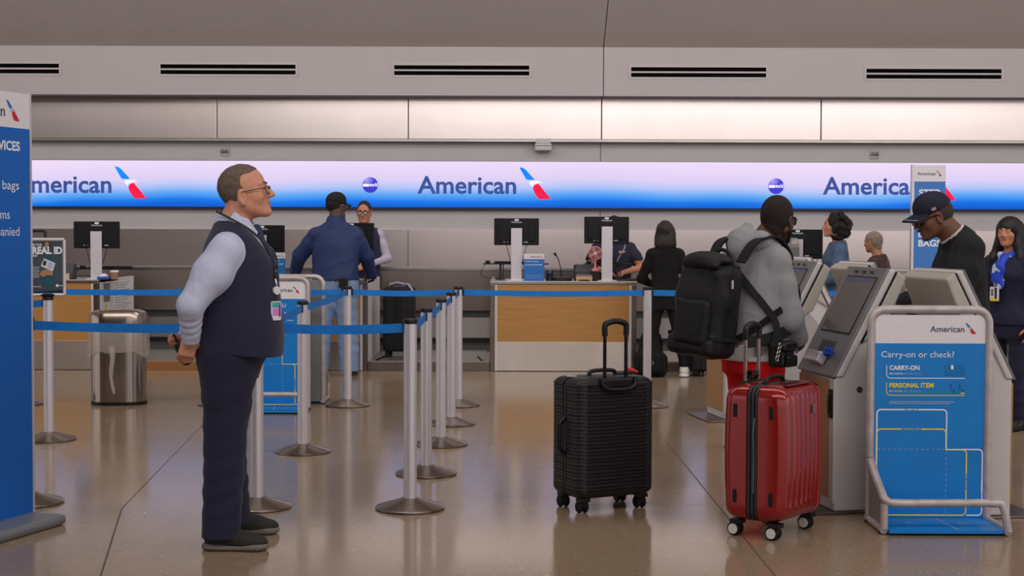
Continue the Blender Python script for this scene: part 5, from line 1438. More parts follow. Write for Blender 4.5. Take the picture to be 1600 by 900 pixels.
# ------------------------------------------------------------------ 1. uniformed man with glasses
def man_in_vest():
    f = fig(1.78)
    f.R = [(.80, .045, .19, .215, 0), (.88, .055, .203, .228, 0), (.95, .056, .206, .23, 0), (1.10, .05, .198, .222, 0), (1.25, .05, .180, .212, 0), (1.343, .047, .160, .200, 0), (1.43, .034, .116, .168, 0), (1.48, .022, .080, .115, 0), (1.515, .02, .062, .07, 0)]
    Rv = f.R; f.R = [(.76, .012, .135, .18, 0), (.84, .015, .155, .19, 0), (.90, .03, .175, .20, 0)] + [(z, x, a - .012, b - .012, 0) for z, x, a, b, _ in Rv[2:]]
    f.sh = [np.array([.030, -.195, 1.378]), np.array([.030, .195, 1.378])]
    f.el = [np.array([-.112, -.272, 1.122]), np.array([-.12, .275, 1.122])]
    f.wr = [np.array([-.128, -.200, .968]), np.array([-.20, .03, .955])]
    f.hd = [np.array([-.30, .18, -.95]), np.array([-.10, -.9, -.25])]; f.hn = [np.array([-.4, .9, .3]), np.array([-.5, -.1, .9])]; f.curl = [.62, .75]
    f.ar = np.array([.098, .070, .050])
    f.hip = [np.array([.026, -.095, .87]), np.array([-.015, .095, .87])]
    f.kn = [np.array([.010, -.125, .47]), np.array([-.040, .13, .47])]
    f.an = [np.array([.0, -.185, .09]), np.array([-.010, .165, .09])]
    f.lr = np.array([.132, .096, .083]); f.ft = [-4, 3]
    f.neck = (np.array([.022, 0, 1.47]), np.array([.070, 0, 1.575])); f.nr = .066
    face_to(f, 0, 11, 0, (.089, 0, 1.634), 1.09)
    p = body(f, 'uniformed man in navy vest and glasses standing with hands behind back, foreground left', (-1.33, 6.87, 0), 0, skin_a, .0042, nose=.92, jaw=1.05, ear=-.016)
    eyes(p, f.F); brows(p, f.F, hair_g)
    fr = mat('glasses_frame_dark', (36, 26, 26), .3)
    glasses(p, f.F, fr, lens_clear, .0245, .018, .0022, -.006, -.008, -.010)
    S = hair_sdf(f, .0045)
    S.ell((-.014, 0, .034), (.1035, .0790, .0930), .01, f.F)
    S.cone((-.03, 0, -.05), (-.055, 0, -.06), .058, .042, .03, f.F)
    S.ell((.088, 0, .004), (.080, .16, .088), .012, f.F, sub=True)
    for s in (-1, 1): S.ell((.050, s * .082, .045), (.052, .034, .050), .010, f.F, sub=True)
    S.box((.09, 0, -.10), (.10, .2, .085), .02, .01, f.F, sub=True)
    for s in (-1, 1): S.ell((-.004, s * .08, -.026), (.024, .03, .042), .006, f.F, sub=True)
    q = hpt(f.F, (-.03, 0, -.066)); S.cut(q, f.F[0] @ np.array([.35, 0, -1.0]))
    S.folds(.003, 210, 4)
    S.build('hair', hair_g, p)
    f.R = [(.76, .012, .135, .18, 0), (.84, .015, .160, .20, 0), (.90, .03, .182, .21, 0), (.96, .05, .19, .215, 0), (1.05, .05, .19, .21, 0)]
    legs(f, p, 'trousers', navy_d, ztop=.96, hemz=.055, v=.006, fold=.006, seed=5, hem_r=.087); f.R = Rv
    for i in (0, 1): shoe(p, f.an[i] * (1, 1, 0), f.ft[i], mat('olive_black_suede', (42, 42, 40), .8, var=.12, bump=.1), mat('grey_sole', (112, 104, 100), .7), .292, .104, .085, v=.0045, sole_h=.034)
    top(f, p, 'shirt', shirt_b, -.008, .93, 'long', .005, .62, .0046, 3, rip=.0022)
    # vest: torso skin cut by armholes and a V neck
    lo, hi = bounds(f, .15); lo[2] = .8; hi[2] = 1.56; S = Sdf(lo, hi, .0055); S.rings(f.R, .02, infl=.002)
    for i in (0, 1): S.cone(f.neck[0] + (0, 0, -.02), f.sh[i] + (0, (.03, -.03)[i], .005), .058, .060, .04)
    S.folds(.005, 14, 8, .5)
    for i in (0, 1):
        u = unit(f.el[i] - f.sh[i]); S.cone(f.sh[i] + u * .0 + (0, (-.045, .045)[i], 0), f.sh[i] + u * .40 + (0, (-.05, .05)[i], 0), .112, .085, .004, sub=True)
    S.cone((.13, 0, 1.56), (.18, 0, 1.44), .098, .074, .004, sub=True); S.cone((.18, 0, 1.44), (.262, 0, 1.23), .074, .012, .004, sub=True)
    S.cone(f.neck[0] + (0, 0, .012), f.neck[1] + (0, 0, .05), .084, .084, .004, sub=True)
    S.cut((.055, 0, .892), (-.10, 0, -1))
    vest = S.build('vest', navy, p)
    # necktie
    S = Sdf((.02, -.09, 1.15), (.32, .09, 1.56), .0045)
    fx = lambda z: rpt(f.R, z, 0, -.004)
    S.cone(fx(1.455) + (.018, 0, .012), fx(1.43) + (.012, 0, 0), .022, .015, .01)
    S.chain([fx(1.435) + (.008, 0, 0), fx(1.34) + (.004, 0, 0), fx(1.24) + (0, 0, 0)], [.018, .032, .040], .01, sq=(.35, 1, 1))
    S.build('necktie', mat('navy_patterned_tie', (36, 50, 78), .6, var=.5, scale=170), p)
    # collar wings
    for s in (-1, 1):
        b = MB(); n_ = [(.128, s * .006, 1.478), (.150, s * .030, 1.452), (.150, s * .070, 1.418), (.095, s * .092, 1.458), (.03, s * .094, 1.512), (.05, s * .078, 1.545), (.110, s * .040, 1.512)]
        b.add([Vector(q) for q in n_] + [Vector(q) * 1.0 + Vector((-.006, -s * .006, -.002)) for q in n_], [(0, 1, 2, 3, 6), (3, 4, 5, 6), (13, 10, 9, 8, 7), (13, 12, 11, 10), (0, 6, 13, 7), (1, 0, 7, 8), (2, 1, 8, 9), (3, 2, 9, 10), (4, 3, 10, 11), (5, 4, 11, 12), (6, 5, 12, 13)])
        b.build('collar', shirt_b, p, bevel=.003)
    # lanyard with reel and card
    lan = mat('lanyard_black', (30, 30, 36), .6, var=.9, scale=90)
    T1 = [(-.040, -.05, 1.545), (-.02, -.085, 1.54)] + [tuple(rpt(f.R, z, a, .012)) for z, a in ((1.485, -.95), (1.44, -.55), (1.38, -.36), (1.31, -.33), (1.24, -.43))]
    L1 = ribbon_on(p, 'lanyard', T1, .0095, lan, (0, .3, 1))
    T2 = [(-.040, .05, 1.545), (-.02, .085, 1.54)] + [tuple(rpt(f.R, z, a, .014)) for z, a in ((1.47, 1.25), (1.42, .9), (1.36, .5), (1.30, .05), (1.24, -.40))]
    ribbon_on(p, 'lanyard', T2, .0095, lan, (0, .3, 1))
    q = rpt(f.R, 1.235, -.44, .016); q2 = rpt(f.R, 1.195, -.46, .018); out = unit(np.array([math.cos(-.7), math.sin(-.7), 0]))
    MB().tube([q, (q + q2) / 2 + out * .004, q2], .005, 8).build('clip', steel, p)
    MB().cyl(q2 - out * .004 + (0, 0, -.012), q2 + out * .008 + (0, 0, -.012), .019, 24).build('badge_reel', white, p)
    q3 = rpt(f.R, 1.14, -.50, .016); MB().tube([q2 + (0, 0, -.03), q3], .003, 6).build('badge_strap', lan, p)
    ux = Vector((-out[1], out[0], 0)); qc = Vector(q3) + Vector((0, 0, -.05))
    card_ = plate(p, 'badge', qc, ux, Z1, .060, .088, .003, white)
    plate(card_, 'print', qc + Vector(out) * .0022 + Vector((0, 0, .028)), ux, Z1, .052, .022, .001, mat('badge_teal', (70, 170, 170), .4, var=.4, scale=60))
    plate(card_, 'print', qc + Vector(out) * .0022 + Vector((0, 0, -.004)) - ux * .006, ux, Z1, .034, .036, .001, mat('badge_pink', (206, 140, 200), .4, var=.2, scale=60))
    plate(card_, 'print', qc + Vector(out) * .0022 + Vector((0, 0, -.002)) + ux * .02, ux, Z1, .012, .05, .001, mat('badge_violet', (120, 50, 160), .4))
    # name bar on the chest, belt, watch
    q = rpt(f.R, 1.27, -.12, .006); plate(p, 'name_bar', q, (0, 1, 0), (-.1, 0, 1), .05, .018, .003, mat('pale_name_bar', (196, 190, 214), .4))
    b = MB(); b.box((.225, -.05, .905), (.016, .05, .03)); b.build('belt_buckle', steel, p, bevel=.003)
    u = unit(f.wr[1] - f.el[1]); b = MB(); b.cyl(f.wr[1] - u * .012, f.wr[1] + u * .012, .036, 20); b.build('wristwatch', steel, p)
    # radio held behind the back
    h = f.wr[0] + unit(f.hd[0]) * .085 + np.array([-.024, .045, .005])
    t = thing('handheld_radio', 'black handheld radio held behind the back of the uniformed man', 'radio', Vector(h) + Vector((-1.33, 6.87, 0)), 0)
    rr = Matrix.Rotation(R_(-28), 3, 'Y')
    MB().box((0, 0, 0), (.028, .05, .11), rr).build('body', black, t, bevel=.006); MB().box(rr @ Vector((-.016, 0, .02)), (.004, .035, .035), rr).build('speaker_grille', gray_d, t)
    MB().cyl(rr @ Vector((0, .015, .05)), rr @ Vector((0, .015, .10)), .006, 10).build('antenna', black, t)
man_in_vest()

# ------------------------------------------------------------------ caps
def cap(par, f, m, m2=None, v=.005, up=0.0, brim_len=.085):
    F = f.F; S = hair_sdf(f, v)
    S.ell((-.012, 0, .040 + up), (.110, .086, .100), .01, F); S.ell((.030, 0, .060 + up), (.062, .066, .070), .03, F)
    q = hpt(F, (0, 0, .030 + up)); S.cut(q, F[0] @ np.array([-.22, 0, -1.0]))
    c = S.build('cap', m, par)
    b = MB(); n = 12; rings = []
    for t_ in (0, .5, 1):
        r = []
        for i in range(n + 1):
            a = -1.15 + 2.3 * i / n; L = brim_len * t_ * (math.cos(a * 1.05) ** .7 if abs(a * 1.05) < 1.57 else 0)
            x = .080 * math.cos(a) + .012 + L; y = .079 * math.sin(a) * (1 + .05 * t_); z = .034 + up + .014 * (1 - abs(a)) - .022 * t_ - .03 * (abs(a) / 1.15) ** 2 * t_ * .6
            r.append(Vector(hpt(F, (x, y, z))))
        rings.append(r)
    th = Vector(F[0] @ np.array([0, 0, .005]))
    lo_ = [[p_ - th for p_ in r] for r in rings]
    fs = []; vs = [p_ for r in rings + lo_ for p_ in r]; m_ = n + 1
    for i in range(2):
        for j in range(n):
            a = i * m_ + j; fs += [(a, a + 1, a + 1 + m_, a + m_), tuple(3 * m_ + x for x in (a + m_, a + m_ + 1, a + 1, a))]
    for j in range(n): fs += [(2 * m_ + j, 2 * m_ + j + 1, 5 * m_ + j + 1, 5 * m_ + j)]
    b.add(vs, fs); br = b.build('brim', m, c, smooth=True)
    MB().lathe([(.001, .0), (.010, .002), (.008, .007), (.001, .009)], hpt(F, (-.012, 0, .134 + up)), 10).build('button', m, c)
    return c, br

# ------------------------------------------------------------------ 2. customer in blue jacket leaning on the counter
def man_in_blue_jacket():
    f = fig(1.84, wide=1.22, lean=.10, deep=1.1)
    f.sh = [np.array([.03, -.205, 1.435]), np.array([.02, .205, 1.435])]; f.nr = .070
    f.el = [np.array([.10, -.30, 1.20]), np.array([.10, .375, 1.21])]
    f.wr = [np.array([.29, -.335, 1.005]), np.array([.25, .455, 1.005])]
    f.hd = [np.array([1, -.05, -.16]), np.array([1, .15, -.16])]; f.hn = [np.array([0, 0, -1]), np.array([0, 0, -1])]; f.curl = [.2, .2]
    f.ar = np.array([.080, .074, .050]); f.lr = np.array([.126, .108, .100])
    f.hip = [np.array([0, -.10, .9]), np.array([0, .10, .9])]; f.kn = [np.array([.02, -.12, .5]), np.array([.02, .14, .5])]; f.an = [np.array([-.02, -.14, .09]), np.array([-.06, .17, .09])]
    face_to(f, -42, -2)
    p = body(f, 'man in dark blue bomber jacket, jeans and black cap leaning on counter', (-1.785, 14.88, 0), R_(90), skin_d, .007)
    hg = mat('hair_dark_short', (30, 24, 22), .8, var=.2, scale=80)
    S = hair_sdf(f, .006); S.ell((-.018, 0, .02), (.103, .081, .09), .01, f.F); S.box((.10, 0, -.02), (.09, .2, .2), .02, .01, f.F, sub=True); S.cut(hpt(f.F, (0, 0, -.045)), f.F[0] @ np.array([.2, 0, -1])); S.build('hair', hg, p)
    cap(p, f, mat('black_cap', (24, 22, 26), .8))
    glasses(p, f.F, mat('silver_frame', (200, 200, 205), .3, .8), lens_clear)
    S = hair_sdf(f, .006); S.ell((.066, 0, -.09), (.032, .045, .036), .01, f.F); S.ell((.10, 0, -.055), (.04, .03, .016), .01, f.F, sub=True); S.build('beard', mat('beard_grey', (84, 76, 72), .9, var=.3, scale=90), p)
    jeans = mat('light_jeans', (120, 142, 178), .85, var=.14, scale=14, bump=.1, bscale=250)
    legs(f, p, 'jeans', jeans, ztop=1.04, hemz=.045, fold=.007, seed=7)
    for i in (0, 1): shoe(p, f.an[i] * (1, 1, 0), f.ft[i], mat('black_sneaker', (22, 22, 26), .7), mat('dark_sole', (70, 70, 74), .7), .29, .105)
    top(f, p, 'red_shirt', mat('red_shirt', (180, 30, 44), .8), -.012, .925, None, .008, None, 0)
    top(f, p, 'jacket', mat('blue_bomber', (28, 48, 96), .55, var=.08, scale=20, bump=.15, bscale=30), .006, .965, 'long', .007, .72, .009, 9, cuff=.01)
    # phone pouch on the belt
    b = MB(); c = rpt(f.R, .945, R_(-150), .02); b.box(c, (.05, .09, .10)); b.build('belt_pouch', black, p, bevel=.01)
man_in_blue_jacket()

# ------------------------------------------------------------------ 3. agent in glasses behind the counter
def agent_in_glasses():
    f = fig(1.805, wide=1.0)
    f.el = [np.array([.05, -.25, 1.16]), np.array([.03, .27, 1.15])]
    f.wr = [np.array([.24, -.10, 1.07]), np.array([.23, .06, 1.07])]
    f.hd = [np.array([.8, .45, -.05]), np.array([.75, -.6, -.05])]; f.hn = [np.array([.1, .2, -1]), np.array([.1, -.2, -1])]; f.curl = [.5, .5]
    face_to(f, -4, -6)
    p = body(f, 'agent in dark vest, glasses and pale shirt facing the camera behind counter', (-1.705, 16.99, 0), R_(-90), skin_b, .006)
    eyes(p, f.F); hb = mat('hair_dark_brown', (46, 34, 30), .7, var=.2, scale=60, bump=.3)
    brows(p, f.F, hb, .005); glasses(p, f.F, mat('black_frame', (14, 14, 16), .3), lens_clear, .026, .019, .0032)
    S = hair_sdf(f, .005); S.ell((-.016, 0, .034), (.104, .080, .095), .01, f.F); S.ell((.092, 0, .0), (.082, .078, .096), .01, f.F, sub=True); S.box((.07, 0, -.11), (.08, .2, .10), .02, .01, f.F, sub=True)
    for s in (-1, 1): S.ell((-.004, s * .08, -.012), (.028, .03, .04), .006, f.F, sub=True)
    S.cut(hpt(f.F, (-.03, 0, -.05)), f.F[0] @ np.array([.3, 0, -1])); S.build('hair', hb, p)
    legs(f, p, 'trousers', navy_d, fold=.004)
    for i in (0, 1): shoe(p, f.an[i] * (1, 1, 0), f.ft[i], mat('black_shoe', (18, 18, 20), .4), rubber)
    top(f, p, 'shirt', mat('striped_grey_shirt', (178, 172, 190), .7, var=.10, scale=90, stretch=(6, 6, .3)), -.008, .9, 'long', .007, .55, .005, 12)
    def vcut(S):
        for i in (0, 1):
            u = unit(f.el[i] - f.sh[i]); S.cone(f.sh[i] + (0, (-.03, .03)[i], 0), f.sh[i] + u * .3 + (0, (-.03, .03)[i], 0), .082, .075, .004, sub=True)
        S.cone((.10, 0, 1.54), (.16, 0, 1.26), .075, .008, .004, sub=True); S.cone(f.neck[0] + (0, 0, .01), f.neck[1] + (0, 0, .05), .075, .08, .004, sub=True)
    top(f, p, 'vest', navy, .006, .86, None, .006, None, .003, 5, cutneck=False, post=vcut)
    for s in (-1, 1): ribbon_on(p, 'lanyard', [(0, s * .075, 1.50)] + [tuple(rpt(f.R, z, s * a, .012)) for z, a in ((1.45, 1.0), (1.36, .55), (1.24, .2), (1.14, .04))], .014, mat('lanyard_dark', (30, 30, 44), .6), (0, 1, .2))
    plate(p, 'badge', rpt(f.R, 1.10, 0, .016), (0, 1, 0), Z1, .06, .085, .003, white)
    plate(p, 'pin', rpt(f.R, 1.30, .62, .012), (-.5, 1, 0), Z1, .04, .014, .003, steel)
agent_in_glasses()

# ------------------------------------------------------------------ 4. agent bent behind the monitor
def agent_behind_monitor():
    f = fig(1.63, wide=1.16, lean=.05)
    f.el = [np.array([.10, -.285, 1.08]), np.array([.08, .30, 1.07])]
    f.wr = [np.array([.30, -.10, 1.03]), np.array([.30, .09, 1.02])]
    f.hd = [np.array([.9, .3, -.1]), np.array([.9, -.45, -.1])]; f.hn = [np.array([0, .1, -1]), np.array([0, -.1, -1])]; f.curl = [.45, .45]
    f.ar = np.array([.078, .066, .044])
    face_to(f, 6, -14)
    p = body(f, 'agent in navy polo bent over keyboard, head hidden behind right monitor', (1.13, 16.36, 0), R_(-90), skin_b, .007)
    eyes(p, f.F)
    S = hair_sdf(f, .006); S.ell((-.018, 0, .036), (.11, .086, .10), .01, f.F); S.ell((.095, 0, -.01), (.075, .075, .09), .01, f.F, sub=True); S.cut(hpt(f.F, (0, 0, -.05)), f.F[0] @ np.array([.2, 0, -1])); S.build('hair', hair_k, p)
    legs(f, p, 'trousers', navy_d, fold=.004)
    for i in (0, 1): shoe(p, f.an[i] * (1, 1, 0), f.ft[i], MATS['black_shoe'], rubber)
    top(f, p, 'polo_shirt', mat('navy_polo', (36, 36, 58), .8, var=.08, bump=.1, bscale=200), .0, .84, 'short', .007, .4, .005, 14)
    for s in (-1, 1): ribbon_on(p, 'lanyard', [(0.02, s * .075, 1.36)] + [tuple(rpt(f.R, z, s * a, .010)) for z, a in ((1.30, .95), (1.22, .5), (1.12, .12))], .014, mat('lanyard_print', (130, 130, 150), .6, var=.5, scale=50), (0, 1, .2))
    plate(p, 'name_bar', rpt(f.R, 1.24, .62, .008), (-.5, 1, 0), Z1, .085, .028, .003, mat('tan_bar', (196, 150, 120), .4))
agent_behind_monitor()

# ------------------------------------------------------------------ 5. woman in black
def woman_in_black():
    f = fig(1.57, fem=True, wide=1.02); f.ar = f.ar * 1.05
    f.el = [np.array([.05, -.235, .99]), np.array([.05, .235, .99])]
    f.wr = [np.array([.26, -.12, .93]), np.array([.26, .12, .93])]; f.hd = [np.array([.9, .3, 0]), np.array([.9, -.3, 0])]; f.hn = [np.array([0, 0, -1])] * 2
    f.an = [np.array([-.02, -.20, .09]), np.array([.0, .16, .09])]; f.kn = [np.array([.01, -.14, .45]), np.array([.01, .12, .45])]
    f.lr = np.array([.088, .062, .046])
    p = body(f, 'woman in black seen from behind at the counter, white sneakers', (1.545, 14.86, 0), R_(90), skin_b, .007, fem=True)
    S = hair_sdf(f, .006); S.ell((-.020, 0, .034), (.112, .090, .100), .01, f.F); S.cone((-.045, 0, .0), (-.055, 0, -.13), .090, .102, .03, f.F, sq=(.85, 1.25, 1))
    S.box((.115, 0, -.04), (.06, .2, .2), .02, .01, f.F, sub=True); S.cut(hpt(f.F, (0, 0, -.185)), (.0, 0, -1)); S.folds(.008, 60, 3, .1); S.build('hair', mat('hair_dark_glossy', (34, 27, 25), .3, var=.3, scale=50, bump=.35, bscale=150, stretch=(7, 7, .6)), p)
    legs(f, p, 'trousers', blackcloth, hemz=.105, fold=.004)
    for i in (0, 1): shoe(p, f.an[i] * (1, 1, 0), f.ft[i] * 2, mat('white_sneaker', (216, 210, 204), .6), white, .25, .09)
    top(f, p, 'sweater', mat('black_sweater', (16, 15, 17), .9, var=.1, bump=.15, bscale=250), .004, .80, 'long', .007, .3, .005, 21)
woman_in_black()

# ------------------------------------------------------------------ 6. man in grey hoodie
HL, HR = Vector((1.31, 7.97, 0)), R_(42)
def man_in_hoodie():
    f = fig(1.66, wide=1.08)
    f.R = [(.70, -.01, .145, .170, 0), (.80, -.005, .150, .175, 0), (.95, -.005, .150, .175, 0), (1.12, .005, .146, .176, 0), (1.25, .012, .135, .176, 0), (1.345, .018, .108, .160, 0), (1.40, .018, .078, .12, 0), (1.44, .022, .06, .07, 0)]
    f.sh = [np.array([.012, -.150, 1.315]), np.array([.02, .155, 1.315])]
    f.el = [np.array([.075, -.182, .995]), np.array([.12, .23, 1.04])]
    f.wr = [np.array([.170, -.165, .895]), np.array([.36, .12, 1.06])]; f.hd = [np.array([.75, .15, -.60]), np.array([.9, -.2, .2])]; f.hn = [np.array([.3, .5, -.2]), np.array([0, 0, -1])]; f.curl = [.6, .4]
    f.ar = np.array([.076, .070, .052]); f.lr = np.array([.112, .086, .074])
    f.hip = [np.array([-.01, -.08, .82]), np.array([.0, .07, .82])]
    f.kn = [np.array([.01, -.085, .46]), np.array([.03, .055, .46])]; f.an = [np.array([-.03, -.09, .09]), np.array([.02, .05, .09])]
    f.neck = (np.array([.022, 0, 1.37]), np.array([.120, -.02, 1.475])); f.nr = .062
    face_to(f, 14, -2, 4, (.155, -.035, 1.527), 1.06)
    p = body(f, 'man in grey hoodie and red trousers facing away to a check-in kiosk', HL, HR, skin_d, .005, jaw=1.08)
    eyes(p, f.F); hk_ = mat('hair_cropped', (36, 28, 26), .85, var=.2, scale=200, bump=.3, bscale=500)
    S = hair_sdf(f, .0045); S.ell((-.015, 0, .034), (.1045, .0795, .0935), .01, f.F); S.cone((-.04, 0, -.02), (-.055, 0, -.05), .062, .048, .03, f.F); S.ell((.095, 0, .0), (.070, .10, .085), .01, f.F, sub=True)
    for s in (-1, 1): S.ell((-.002, s * .082, -.012), (.024, .03, .036), .006, f.F, sub=True)
    S.box((.08, 0, -.11), (.085, .2, .09), .02, .01, f.F, sub=True); S.cut(hpt(f.F, (0, 0, -.062)), f.F[0] @ np.array([.4, 0, -1])); S.build('hair', hk_, p)
    S = hair_sdf(f, .0045)
    for s in (-1, 1): S.cone((.0, s * .060, -.045), (.062, s * .028, -.095), .024, .024, .02, f.F)
    S.ell((.072, 0, -.105), (.030, .036, .032), .02, f.F); S.ell((.090, 0, -.064), (.03, .024, .012), .005, f.F, sub=True); S.cut(hpt(f.F, (0, 0, -.048)), f.F[0] @ np.array([0, 0, 1])); S.build('beard', mat('beard_black', (20, 17, 17), .9, var=.2, scale=200, bump=.4), p)
    glasses(p, f.F, mat('black_frame2', (16, 16, 18), .3), lens_dark, .026, .02, .003)
    legs(f, p, 'track_trousers', mat('red_fleece', (214, 10, 22), .85, var=.06, bump=.08, bscale=200), ztop=.80, hemz=.05, fold=.009, seed=11, v=.006)
    for i in (0, 1): shoe(p, f.an[i] * (1, 1, 0), f.ft[i], MATS['black_sneaker'], white, .29, .10)
    top(f, p, 'undershirt', mat('white_tee', (214, 212, 216), .8, var=.03), .010, .768, None, .006, None, .004, 6, post=lambda S: S.cut((0, 0, .86), (0, 0, 1)))
    hood_m = mat('grey_marl', (146, 146, 150), .9, var=.08, scale=220, bump=.10, bscale=350)
    def hoodp(S): pass
    top(f, p, 'hoodie', hood_m, .008, .795, 'long', .006, .30, .006, 15, post=None)
    S = Sdf((-.22, -.22, 1.25), (.25, .22, 1.56), .006)
    S.cone((-.05, -.085, 1.415), (-.105, 0, 1.40), .050, .062, .03); S.cone((-.05, .085, 1.415), (-.105, 0, 1.40), .050, .062, .03)
    S.cone((-.05, -.085, 1.415), (.07, -.085, 1.385), .050, .036, .03); S.cone((-.05, .085, 1.415), (.07, .085, 1.385), .050, .036, .03)
    S.cone((-.095, 0, 1.44), (-.06, 0, 1.480), .055, .032, .03); S.cone((-.12, 0, 1.36), (-.11, 0, 1.30), .06, .045, .04)
    S.folds(.008, 30, 2); S.cone(f.neck[0] + (.01, 0, .03), f.neck[1] + (0, 0, .1), .070, .085, .01, sub=True)
    S.build('hood', hood_m, p)
man_in_hoodie()
def loc_h(p): return Vector(p)
# his backpack
def big_backpack():
    t = thing('backpack', 'large black backpack worn on the back of the man in grey hoodie', 'backpack', HL, HR)
    bm_ = mat('black_ripstop', (14, 14, 16), .55, var=.12, scale=30, bump=.15, bscale=500)
    F = (rot3(0, -5, 4), np.array([-.325, .045, 1.055]), .94)
    S = Sdf((-.58, -.30, .74), (-.10, .36, 1.46), .006)
    S.box((0, 0, -.01), (.115, .165, .265), .06, .02, F); S.ell((-.01, 0, .225), (.10, .15, .07), .03, F); S.box((-.06, 0, -.21), (.085, .17, .06), .04, .02, F); S.ell((-.03, .02, .05), (.12, .185, .16), .04, F)
    S.folds(.012, 15, 31, .6); S.build('body', bm_, t)
    S = Sdf((-.60, -.30, .74), (-.10, .36, 1.50), .006); S.ell((-.03, .0, .275), (.11, .15, .045), .02, F); S.cone((-.11, -.1, .245), (-.11, .1, .245), .03, .03, .03, F); S.folds(.006, 20, 5); S.build('top_lid', bm_, t)
    S = Sdf((-.62, -.30, .74), (-.10, .36, 1.46), .006); S.box((-.12, 0, -.08), (.035, .12, .13), .03, .01, F); S.folds(.005, 22, 9); S.build('front_pocket', bm_, t)
    P = lambda x, y, z: hpt(F, (x, y, z))
    for s in (-1, 1): ribbon_on(t, 'compression_strap', [P(-.12, s * .168, -.16), P(-.0, s * .176, -.16), P(.10, s * .168, -.16)], .02, blackm, (0, 0, 1), .003)
    b = MB(); b.box(P(-.02, -.172, .15), (.012, .006, .045)); b.build('zipper_pull', alu, t)
    # shoulder straps round the hoodie
    sm = mat('black_webbing', (16, 16, 18), .8, bump=.1, bscale=400)
    for s in (-1, 1):
        pts = [(-.235, s * .10, 1.30), (-.16, s * .115, 1.395), (-.07, s * .12, 1.428), (.03, s * .12, 1.430), (.125, s * .12, 1.355), (.175, s * .125, 1.22), (.165, s * .155, 1.06), (.06, s * .20, .95), (-.10, s * .195, .90), (-.23, s * .14, .88)]
        ribbon_on(t, 'shoulder_strap', pts, .060, sm, [Vector((0, 1, 0)) if k < 27 else Vector((0, .3, 1)) for k in range(60)][:len(spline(pts, 6))], .006)
    MB().tube(spline([P(.09, -.05, .27), P(.07, -.03, .33), P(.07, .03, .33), P(.09, .05, .27)], 5), .010, 8).build('haul_loop', sm, t)
big_backpack()
def camera_bag():
    F = Matrix.Translation(HL) @ Matrix.Rotation(HR, 4, 'Z')
    c = Vector((-.088, -.258, .815)); t = thing('shoulder_bag', 'small black leather camera bag at the hip of the man in hoodie', 'bag', HL, HR)
    lm_ = mat('black_leather', (18, 18, 20), .35, var=.15, scale=40, bump=.15, bscale=120)
    r = Matrix.Rotation(R_(12), 3, 'Z')
    MB().box(c, (.15, .095, .13), r).build('body', lm_, t, bevel=.022, seg=3)
    MB().box(c + r @ Vector((0, -.008, .045)), (.158, .108, .055), r).build('flap', lm_, t, bevel=.02, seg=3)
    MB().box(c + r @ Vector((0, -.058, -.03)), (.11, .025, .06), r).build('pocket', lm_, t, bevel=.01)
    b = MB(); b.cyl(c + r @ Vector((.03, -.07, .02)), c + r @ Vector((.03, -.076, .02)), .012, 14); b.build('buckle', steel, t)
    sm = MATS['black_webbing']
    ribbon_on(t, 'strap', [c + Vector((-.02, .02, .06)), (-.07, -.205, .98), (-.115, -.155, 1.08), (-.155, -.09, 1.17), (-.145, .02, 1.28), (-.07, .12, 1.41)], .038, sm, (.5, 0, .8), .003)
    ribbon_on(t, 'strap', [(-.19, -.02, .88), (-.165, -.11, .93), (-.11, -.17, .99), (-.02, -.205, 1.05)], .036, sm, (-.5, 0, .8), .003)
    b = MB()
    for k in range(4): b.tube([c + Vector((-.078 - .008 * k + .010 * math.cos(a), -.05, .055 - .022 * k + .014 * math.sin(a))) for a in [2 * PI * q / 10 for q in range(11)]], .003, 6)
    b.build('ring_clip', steel, t)
camera_bag()

